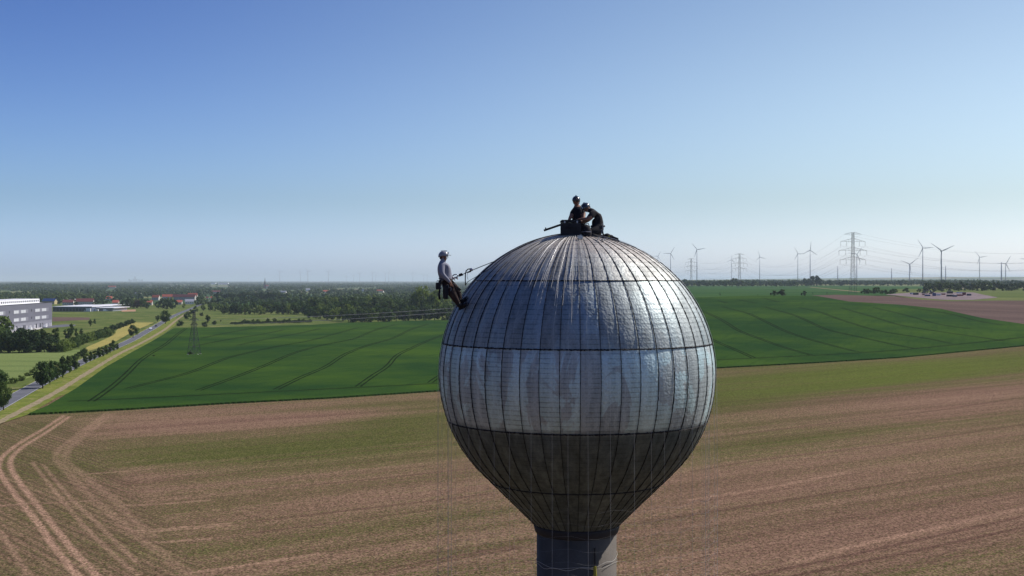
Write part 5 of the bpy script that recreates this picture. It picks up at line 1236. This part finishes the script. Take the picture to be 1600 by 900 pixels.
hall('annex', 151, 182, 481.5, 60, 4.2, M['white'], M['white'], 'pale low annex at the right end of the white halls', over=2)
van(136.5, 487.6, M['car_white'], 'white lorry parked in front of the glazed hall', math.pi, 8.5, 2.5, 4.2, True, 'lorry', name='lorry'); van(150, 486.9, M['car_white'], 'small white van parked right of the glazed hall', math.pi, 6, 2.2, 2.8, True)
van(165, 487.0, M['car_white'], 'white van parked at the right end of the white halls', 0.4, 6, 2.2, 2.8, True)
def house(px, py, wpx, hpx, roofm, wallm, lab, rz=None, dep=9.0, grp=None, name='house', cat='house', rh=0.45):
    """hpx: height to the ridge in pixels"""
    g0 = P1(px, py); m_ = g0.y / F; w = wpx * m_; h = hpx * m_; wh = h * (1 - rh); rz = rz if rz is not None else random.uniform(-0.35, 0.35); dep = min(dep, w * .9)
    e = empty(name, g0, rz); tag(e, lab, cat, grp)
    mb = MB(); mb.box((0, 0, wh / 2), (w, dep, wh)); mb.prism([(-dep/2, wh), (0, h * .97), (dep/2, wh)], w * .998, rz=R_(90)); mb.build('wall', wallm, e)
    mb = MB(); o_ = .5; rp = [(-dep/2 - o_, wh - .3), (0, h), (dep/2 + o_, wh - .3), (dep/2 + o_, wh - .05), (0, h + .28), (-dep/2 - o_, wh - .05)]
    mb.prism(rp, w + 1.0, rz=R_(90)); r = mb.build('roof', roofm, e)
    mb = MB(); mb.box((w * .25, dep * .1, h + .3), (.7, .7, 1.6)); mb.build('chimney', M['dark_tile'], r)
    n = max(2, int(w / 3.2))
    for k in range(n):
        mb = MB(); mb.box((-w/2 + w * (k + .5) / n, -dep/2 - .02, wh * .55), (1.2, .12, 1.3)); f = mb.build('window', M['white'], e)
        mb = MB(); mb.box((-w/2 + w * (k + .5) / n, -dep/2 - .09, wh * .55), (1.0, .04, 1.1)); mb.build('pane', M['glass'], f)
    return e
HS = [(170, 470, 10, 7, 'red_tile', 'plaster', 'red roofed house among the trees above the white halls'), (181, 477, 9, 8, 'red_tile', 'plaster', 'orange red roofed house right of the white halls'),
 (244, 469, 11, 8, 'red_tile', 'plaster', 'red roofed house left of the long red roofed farm'), (234, 477, 8, 8, 'red_tile', 'plaster', 'small red gabled house below the red roofed farm'), (262, 468, 16, 8, 'red_tile', 'plaster', 'broad red roofed house at the left end of the long farm'),
 (288, 469, 36, 9, 'dark_tile', 'plaster', 'long dark red roofed farm building with white wall beside the road'), (301, 467, 14, 9, 'red_tile', 'plaster', 'red roofed house at the right end of the long farm'), (280, 476, 9, 7, 'red_tile', 'plaster', 'small red roofed cottage in front of the long farm'),
 (296, 475.5, 13, 8, 'grey_roof', 'white', 'grey roofed gable house with white wall near the road'), (323.5, 468.5, 3.5, 5, 'dark_tile', 'white', 'tiny white house where the road bends'), (332, 468.5, 5, 5.5, 'red_tile', 'white', 'white cottage right of the road bend'),
 (175, 451, 12, 4.5, 'red_tile', 'plaster', 'distant red roofs above the village trees'), (157, 450, 3, 3.2, 'grey_roof', 'white', 'distant white house left of the distant red roofs'), (107, 477, 16, 8.5, 'dark_tile', 'plaster', 'dark red roofed house behind the glazed hall, left one'),
 (133, 477, 26, 10.5, 'dark_tile', 'plaster', 'big dark red roofed house behind the glazed hall, right one'), (108, 472, 20, 6, 'grey_roof', 'plaster', 'grey roofed shed behind the dark red roofed houses'), (78, 475.5, 22, 9, 'blue_roof', 'yellow_wall', 'yellow house with bright blue roof behind the office block'),
 (338, 458.5, 16, 4.5, 'dark_tile', 'plaster', 'long purple roofed building in the trees above the far field'), (354, 468, 20, 8, 'grey_roof', 'plaster', 'grey roofed terrace left of the long tree row'), (481, 455, 6.5, 4.5, 'grey_roof', 'white', 'white house among trees right of the church'),
 (442, 458, 11, 3.5, 'grey_roof', 'plaster', 'long grey roofed building right of the church'), (509.5, 458, 9, 4.5, 'red_tile', 'plaster', 'red roofed house above the big wood'), (567, 456.5, 3, 5, 'grey_roof', 'white', 'narrow white house above the middle of the wood'), (594, 457, 11, 4.5, 'red_tile', 'plaster', 'orange roofed long house above the wood'),
 (62, 446, 3, 3, 'grey_roof', 'white', 'tiny distant white house above the office block'), (216, 461, 9, 4.5, 'grey_roof', 'plaster', 'pale roofed house between trees left of the village farm')]
for a_ in HS: house(a_[0], a_[1], a_[2], a_[3], M[a_[4]], M[a_[5]], a_[6])
hall('warehouse', 330, 336.5, 444.3, 60, 14, M['white'], M['white'], 'small bright white warehouse in the distance, left of a longer one'); hall('warehouse', 341, 356, 444.6, 60, 14, M['white'], M['white'], 'long bright white warehouse in the distance')
hall('warehouse', 496, 499, 440.6, 60, 22, M['white'], M['white'], 'far white hall near the horizon, left one of two'); hall('warehouse', 503, 506, 440.6, 60, 22, M['white'], M['white'], 'far white hall near the horizon, right one of two')
# church
g0 = P1(414, 451); s_ = g0.y / F; ch = empty('church', g0, 0.4); tag(ch, 'village church with a thin dark spire rising over the trees', 'church')
mb = MB(); mb.box((0, 0, 3.2 * s_), (3.2 * s_, 3.2 * s_, 6.4 * s_)); mb.build('tower', M['dark_tile'], ch)
mb = MB(); mb.lathe([(2.3 * s_, 6.4 * s_), (1.3 * s_, 8.5 * s_), (.55 * s_, 12.5 * s_), (.08 * s_, 17.5 * s_)], 8); mb.build('spire', M['dark'], ch)
mb = MB(); mb.box((3.4 * s_, 0, 2 * s_), (3.8 * s_, 3.2 * s_, 4 * s_)); mb.build('nave', M['plaster'], ch)
mb = MB(); mb.prism([(-1.9 * s_, 4 * s_), (0, 5.6 * s_), (1.9 * s_, 4 * s_)], 4 * s_, c=(3.6 * s_, 0, 0), rz=R_(90)); mb.build('roof', M['dark_tile'], ch)
for k in range(2):
    mb = MB(); mb.box((0, -1.62 * s_, (2 + 2.4 * k) * s_), (.6 * s_, .05 * s_, 1.2 * s_)); mb.build('window', M['glass'], ch)
# silo and far plant
g0 = P1(387.5, 440.2); s_ = g0.y / F; mb = MB(); mb.lathe([(.55 * s_, 0), (.55 * s_, 5.6 * s_), (.35 * s_, 6.2 * s_)], 12); o = mb.build('silo', M['white'], None, loc=g0); tag(o, 'slender white silo on the horizon left of the church spire', 'silo')
g0 = P1(210, 440.0); s_ = g0.y / F; pl = empty('power_station', g0); tag(pl, 'faint distant power station with stacks and blocks on the left horizon', 'power station')
for dx, w, h, nm in [(-8, 2, 4, 'block'), (-5, 3, 3, 'block'), (-1, 2.5, 4.5, 'boiler_house'), (1, 1.6, 8, 'boiler_house'), (3.5, 2.5, 4.5, 'block'), (7, 1.2, 3.5, 'block'), (12, 2.5, 3.5, 'block'), (9, 1, 3, 'block')]:
    mb = MB(); mb.box((dx * s_, 0, h / 2 * s_), (w * s_, 2 * s_, h * s_)); mb.build(nm, M['wall_grey'], pl)
# plant yard on the gravel
def box_unit(px, py, w, h, col, lab, d=2.5, name='container', cat='container', grp=None):
    g0 = P1(px, py, 0.55); m_ = g0.y / F; W_ = w * m_; H_ = h * m_; e = empty(name, g0, random.uniform(-.25, .25)); tag(e, lab, cat, grp)
    mb = MB(); mb.box((0, 0, H_ / 2), (W_, d, H_)); n = max(4, int(W_ / .5))
    for k in range(n): mb.box((-W_/2 + W_ * (k + .5) / n, -d/2 - .04, H_ / 2), (W_ / n * .5, .08, H_ * .86))
    mb.build('shell', col, e); mb = MB(); mb.box((W_/2 + .04, 0, H_ * .5), (.08, d * .9, H_ * .9)); mb.build('door', M['grey_roof'], e)
    mb = MB(); mb.box((0, 0, H_ + .06), (W_ + .1, d + .1, .12)); mb.build('roof', M['grey_roof'], e); return e
def digger(px, py, sc__, lab, col, rz):
    g0 = P1(px, py, 0.55); e = empty('excavator', g0, rz); tag(e, lab, 'excavator'); k = sc__
    for sy in (-1, 1):
        mb = MB(); mb.prism([(-1.8*k, .2*k), (-1.5*k, .8*k), (1.5*k, .8*k), (1.8*k, .2*k), (1.5*k, 0), (-1.5*k, 0)], .5 * k, c=(0, sy * .9 * k, 0)); mb.build('track', M['boot'], e)
    mb = MB(); mb.box((-.4*k, 0, 1.35*k), (2.6*k, 2*k, .9*k)); mb.build('body', col, e); mb = MB(); mb.box((.5*k, .5*k, 2.2*k), (1.2*k, .9*k, 1.1*k), taper=.85); mb.build('cab', M['glass'], e)
    mb = MB(); mb.tube([(.8*k, -.3*k, 1.6*k), (2.6*k, -.3*k, 3.4*k), (4.2*k, -.3*k, 2.4*k)], .22 * k, 5); mb.build('boom', col, e)
    mb = MB(); mb.tube([(4.2*k, -.3*k, 2.5*k), (4.1*k, -.3*k, .7*k)], .16 * k, 5); mb.box((3.9*k, -.3*k, .5*k), (.8*k, .8*k, .7*k)); mb.build('bucket', M['dark'], e); return e
box_unit(1424.5, 460.5, 3.5, 2.0, M['white'], 'white site cabin at the left end of the gravel yard'); box_unit(1431, 461.5, 7, 3.0, M['dark'], 'black container at the left side of the gravel yard')
box_unit(1443, 462, 4, 1.8, M['car_red'], 'low reddish skip on the gravel yard'); box_unit(1449, 463.5, 8, 2.2, M['car_blue'], 'long blue container at the front of the gravel yard'); box_unit(1459.5, 463.3, 5, 4.4, M['car_blue'], 'tall dark blue container in the middle left of the gravel yard')
box_unit(1466.5, 462.5, 6, 2.6, M['white'], 'white cabin right of the tall blue container'); box_unit(1474, 461.5, 5, 2.0, M['car_red'], 'small red skip in the middle of the gravel yard'); box_unit(1484, 459.5, 8, 3.6, M['dark'], 'dark green tall container at the back of the gravel yard', d=4)
box_unit(1484.5, 464, 10, 2.6, M['dark'], 'long dark container at the front of the gravel yard'); box_unit(1492, 464.5, 6, 2.4, M['blue_glass'], 'grey blue container right of the long dark one'); box_unit(1500, 463.2, 9, 2.2, M['car_red'], 'long red container on the right of the gravel yard')
box_unit(1506.5, 461.8, 4, 4.0, M['dark_tile'], 'tall dark red container near the right end of the yard'); box_unit(1514, 462.8, 6, 2.8, M['wall_grey'], 'grey container at the right end of the gravel yard'); box_unit(1500, 459.2, 10, 2.0, M['white'], 'long white cabin row at the back of the yard')
digger(1443.5, 459.4, 1.1, 'small dark excavator behind the reddish skip', M['dark'], 0.4); digger(1455.5, 460.0, 1.3, 'dark excavator behind the blue containers', M['dark'], 2.6)

# ---------------------------------------------------------------- wind turbines
M['turbine'] = mat('grey_white_turbine', (0.30, 0.32, 0.37), 0.5, spec=0.4)
def blade_mesh(L):
    vs = []; fs = []; st = [(0, .018, .018), (.04, .020, .020), (.10, .030, .016), (.20, .040, .013), (.4, .030, .009), (.7, .020, .006), (.93, .011, .004), (1.0, .002, .001)]
    n = 8
    for i, (z, c_, t_) in enumerate(st):
        tw = R_(18) * (1 - z)
        for k in range(n):
            q = 2 * math.pi * k / n; x = c_ * math.cos(q) * L + c_ * .35 * L * (z > .08); y = t_ * math.sin(q) * L
            vs.append((x * math.cos(tw) - y * math.sin(tw), x * math.sin(tw) + y * math.cos(tw), z * L))
    for i in range(len(st) - 1):
        for k in range(n): fs.append((i * n + k, i * n + (k + 1) % n, (i + 1) * n + (k + 1) % n, (i + 1) * n + k))
    me = bpy.data.meshes.new('blade'); me.from_pydata(vs, [], fs); me.polygons.foreach_set('use_smooth', [True] * len(fs)); me.materials.append(M['turbine']); me.update(); return me
RL = 46.0; BM = blade_mesh(RL)
hubm = MB(); hubm.lathe([(0.1, -2.2), (1.3, -1.6), (1.9, -.3), (1.9, 1.4)], 14); HUBM = hubm.mesh('hub', True); HUBM.materials.append(M['turbine'])
nacm = MB(); nacm.prism([(-3, -1.9), (7.5, -1.6), (8.2, 0), (7.5, 1.8), (-3, 1.9)], 3.6, rz=R_(90)); NACM = nacm.mesh('nacelle'); NACM.materials.append(M['turbine'])
def turbine(hx, hy, bl, tip, lab, grp='wind turbines', rot=True, L=RL, yaw=0.0, twid=1.0):
    Y = F * L / bl; hub = A(hx, hy, Y); g = float(H(hub.x, hub.y)); e = empty('wind_turbine' if rot else 'turbine_tower', (hub.x, hub.y, g), yaw); tag(e, lab, 'wind turbine' if rot else 'tower', grp)
    hh = hub.z - g - 1.2; k = L / RL; mb = MB(); mb.lathe([(2.6 * k * twid, -2), (2.2 * k * twid, hh * .35), (1.35 * k * twid, hh)], 16); mb.build('tower', M['turbine'], e, True)
    if not rot: return e
    for nm, me in (('nacelle', NACM), ('hub', HUBM)):
        o = bpy.data.objects.new(nm, me); COL.objects.link(o); o.parent = e; o.location = (0, -3 * k if nm == 'hub' else 0, hh + 1.2)
        o.scale = (k,) * 3
        if nm == 'hub': o.rotation_euler = (R_(-90), 0, 0)
    a0 = math.atan2(tip[0] - hx, hy - tip[1])
    for q in range(3):
        o = bpy.data.objects.new('blade', BM); COL.objects.link(o); o.parent = e; o.location = (0, -4.2 * k, hh + 1.2); o.rotation_euler = (0, a0 + q * 2 * math.pi / 3, 0); o.scale = (k,) * 3
    return e
TB = [(1028, 400.3, 8.5, (1032, 393), 'small wind turbine closest to the tank in front of the leftmost pylon'), (1047.8, 396, 12, (1053.8, 385.6), 'wind turbine second from the tank'), (1089, 390, 13.5, (1080.6, 380), 'wind turbine right of the third pylon with a raised pair of blades'),
 (1142.9, 405.9, 8.5, (1144, 394), 'small low wind turbine left of the second pylon'), (1187, 401.6, 10, (1184.7, 392.7), 'wind turbine standing alone right of the second pylon'), (1246.6, 396.5, 11.2, (1241, 386.5), 'left wind turbine of the close pair beside the round tree'),
 (1265.9, 391, 14, (1267, 376), 'right wind turbine of the close pair with one blade straight up'), (1338.8, 397, 13.8, (1347.4, 385), 'wind turbine right behind the tall pylon'), (1421.3, 412.8, 16, (1434.6, 402.5), 'low wind turbine left of the two largest ones'),
 (1441.9, 387.5, 16.2, (1433, 374), 'tall wind turbine left of the largest one'), (1471, 392.2, 21.5, (1453.8, 380), 'largest wind turbine with its blades spread in a wide V'), (1530.6, 402, 12.6, (1523, 392.8), 'wind turbine between the largest one and the right edge'),
 (1571.3, 411.9, 15, (1579.4, 398.8), 'wind turbine near the right edge beside a bare tower'), (1607.5, 405, 15.5, (1592.5, 404.4), 'wind turbine off the right edge whose blade reaches into view')]
for t_ in TB: turbine(*t_)
for x_, y_, w_, l_ in [(1309, 415.6, 1.0, 'bare tower without rotor left of the tall pylon'), (1393.2, 418.4, 1.0, 'bare tower without rotor midway between pylon and large turbines'), (1477.6, 414.7, 1.15, 'bare tower without rotor just right of the largest turbine'), (1564.8, 409.5, 1.5, 'thick bare tower without rotor near the right edge')]:
    turbine(x_, y_, 14.5, None, l_, 'bare towers without rotor', rot=False, twid=w_)
FT = [(437.2, 425, 5.5), (469.5, 425, 5), (481, 424, 6.5), (513, 425, 6), (541, 431, 4), (552.6, 430, 4), (562, 427.5, 5), (582, 426, 5), (587, 430, 4), (602, 427, 5), (607.5, 426, 5), (615.5, 429, 4), (645, 426, 5), (662, 429.5, 4), (667.5, 430, 4)]
for i, (x_, y_, b_) in enumerate(FT):
    turbine(x_, y_, b_, (x_ + random.uniform(-3, 3), y_ - 3), f'faint wind turbine on the left horizon, {ORD[i]} from the left', 'faint wind turbines on the horizon')

# ---------------------------------------------------------------- pylons and wires
M['lattice'] = mat('galvanised_lattice', (0.06, 0.063, 0.075), 0.8, 0.0)
def pylon(base, h, wb, wt, waist, arms, lab, grp, rz, r=0.11, top=None):
    """arms: (height, half length, drop) ; lattice body with X bracing"""
    e = empty('pylon', base, rz); tag(e, lab, 'pylon', grp)
    def hw(z): return wb + (waist[1] - wb) * z / waist[0] if z < waist[0] else waist[1] + (wt - waist[1]) * (z - waist[0]) / (h - waist[0])
    corner = [(-1, -1), (1, -1), (1, 1), (-1, 1)]
    for cx, cy in corner:
        mb = MB(); zs = [0, waist[0], h]; mb.tube([(cx * hw(z), cy * hw(z), z) for z in zs], r * 1.15, 4); mb.build('leg', M['lattice'], e)
    mb = MB(); z = 0.0
    while z < h - 0.5:
        s_ = hw(z) * 2 * 0.95; z2 = min(z + max(s_, h * 0.03), h); 
        for i in range(4):
            a, b = corner[i], corner[(i + 1) % 4]
            p = lambda c, zz: (c[0] * hw(zz), c[1] * hw(zz), zz)
            mb.tube([p(a, z), p(b, z2)], r * .5, 3, cap=False); mb.tube([p(b, z), p(a, z2)], r * .5, 3, cap=False); mb.tube([p(a, z2), p(b, z2)], r * .5, 3, cap=False)
        z = z2
    o = mb.build('bracing', M['lattice'], e); o['kind'] = 'stuff'
    tips = []
    for (z, half, hgt, ins) in arms:
        mb = MB(); w = hw(z)
        for s_ in (-1, 1):
            for cy in (-1, 1):
                mb.tube([(s_ * w, cy * w, z), (s_ * half, 0, z)], r * .8, 3); mb.tube([(s_ * w, cy * w, z + hgt), (s_ * half, 0, z)], r * .7, 3)
            n = max(3, int(half / 3.2))
            for k in range(1, n):
                t = k / n; x = s_ * (w + (half - w) * t); mb.tube([(x, 0, z), (x, 0, z + hgt * (1 - t))], r * .5, 3, cap=False); t0 = (k - 1) / n; x0 = s_ * (w + (half - w) * t0); mb.tube([(x0, 0, z + hgt * (1 - t0)), (x, 0, z)], r * .5, 3, cap=False)
        mb.build('crossarm', M['lattice'], e)
        for s_ in (-1, 1):
            for fr in ((1.0, 0.52) if half > 8 and ins > 1 else (1.0,)):
                x = s_ * half * fr
                if ins:
                    mb = MB(); mb.tube([(x, 0, z), (x, 0, z - ins)], 0.09 + r * .4, 5); mb.build('insulator', M['dark'], e)
                tips.append((x, z - ins, s_, fr))
    c_, s2 = math.cos(rz), math.sin(rz)
    return [Vector((base[0] + x * c_, base[1] + x * s2, base[2] + z)) for x, z, _, _ in tips]
ARM = [(59.8, 8.8, 2.0, 0), (52.5, 12.5, 3.0, 4.5), (43.5, 14.3, 3.0, 4.5), (34.3, 13.2, 3.0, 4.5)]
def py_at(px, Y): x = (px - 800) / F * Y; return Vector((x, Y, float(H(x, Y))))
PY = [(1700, 1700, 'tall lattice pylon just outside the right edge'), (1332.6, 1240, 'tall nearest lattice pylon with four crossarms right of the tank'), (1155.5, 2220, 'second lattice pylon, midway between the tank and the tall pylon'), (1080, 2665, 'third lattice pylon, left of the turbine with raised blades'), (1030, 3155, 'fourth faint lattice pylon next to the tank')]
tipl = []
for i, (px, Y, l_) in enumerate(PY):
    tipl.append(pylon(py_at(px, Y), 61.5, 3.1, 0.9, (24, 1.6), ARM, l_, 'high voltage pylons', 0.1 if i else 0.5))
M['cable'] = mat('aluminium_cable', (0.17, 0.17, 0.18), 0.5, 0.5)
for i in range(len(tipl) - 1):
    e = empty('power_line', tipl[i][0]); tag(e, ['overhead cables from the tall pylon out to the right edge', 'overhead cables sagging between the tall pylon and the second pylon', 'overhead cables between the second and the third pylon', 'overhead cables between the third pylon and the faint fourth'][i], 'power line', 'high voltage cables')
    for a, b in zip(tipl[i], tipl[i + 1]):
        L = (a - b).length; sag = L * 0.028 if i else L * 0.022; pts = [a.lerp(b, t) - Vector((0, 0, sag * 4 * t * (1 - t))) - e.location for t in np.linspace(0, 1, 25)]
        mb = MB(); mb.tube(pts, 0.05 if i else 0.045, 3, cap=False); mb.build('cable', M['cable'], e)
# the medium voltage line on the left
AR2 = [(19.2, 2.7, 0.9, 0.5), (16.6, 2.2, 0.8, 0.5)]
b0 = P1(303.3, 555.5); b0.z = float(H(b0.x, b0.y)); pA = pylon(b0, 24.3, 2.55, 0.35, (17, 0.75), AR2, 'small dark lattice pylon standing in the green crop beside the bush', None, 0.9, 0.12)
b1 = py_at(905, 1000); pB = pylon(b1, 24.3, 2.55, 0.35, (17, 0.75), AR2, 'small lattice pylon hidden behind the tank carrying the village line', None, 0.9, 0.075)
e = empty('power_line', pA[0]); tag(e, 'overhead cables from the small pylon passing in front of the wood', 'power line')
for a, b in zip(pA, pB):
    pts = [a.lerp(b, t) - Vector((0, 0, 3.2 * 4 * t * (1 - t))) - e.location for t in np.linspace(0, 1, 40)]
    mb = MB(); mb.tube(pts, 0.05, 3, cap=False); mb.build('cable', M['cable'], e)
mb = MB()
for s1, s2 in ((-1, -1), (1, -1), (1, 1), (-1, 1)): mb.box((b0.x + s1 * 2.7, b0.y + s2 * 2.7, b0.z + .45), (0.8, 0.8, 0.9))
o = mb.build('pylon_feet', M['concrete']); tag(o, 'pale concrete feet under the small pylon in the crop', 'footing')

# ---------------------------------------------------------------- air
hz = MB(); hz.box((0, 0, 103), (164000, 164000, 214)); ho = hz.build('haze', None)
ho['kind'] = 'stuff'
hm = bpy.data.materials.new('haze_air'); hm.use_nodes = True; hn = hm.node_tree; hn.nodes.clear()
hout = hn.nodes.new('ShaderNodeOutputMaterial'); pv = hn.nodes.new('ShaderNodeVolumePrincipled')
pv.inputs['Color'].default_value = (0.74, 0.88, 1.0, 1); pv.inputs['Density'].default_value = 0.000042; pv.inputs['Anisotropy'].default_value = 0.15
hn.links.new(pv.outputs[0], hout.inputs['Volume']); ho.data.materials.append(hm)
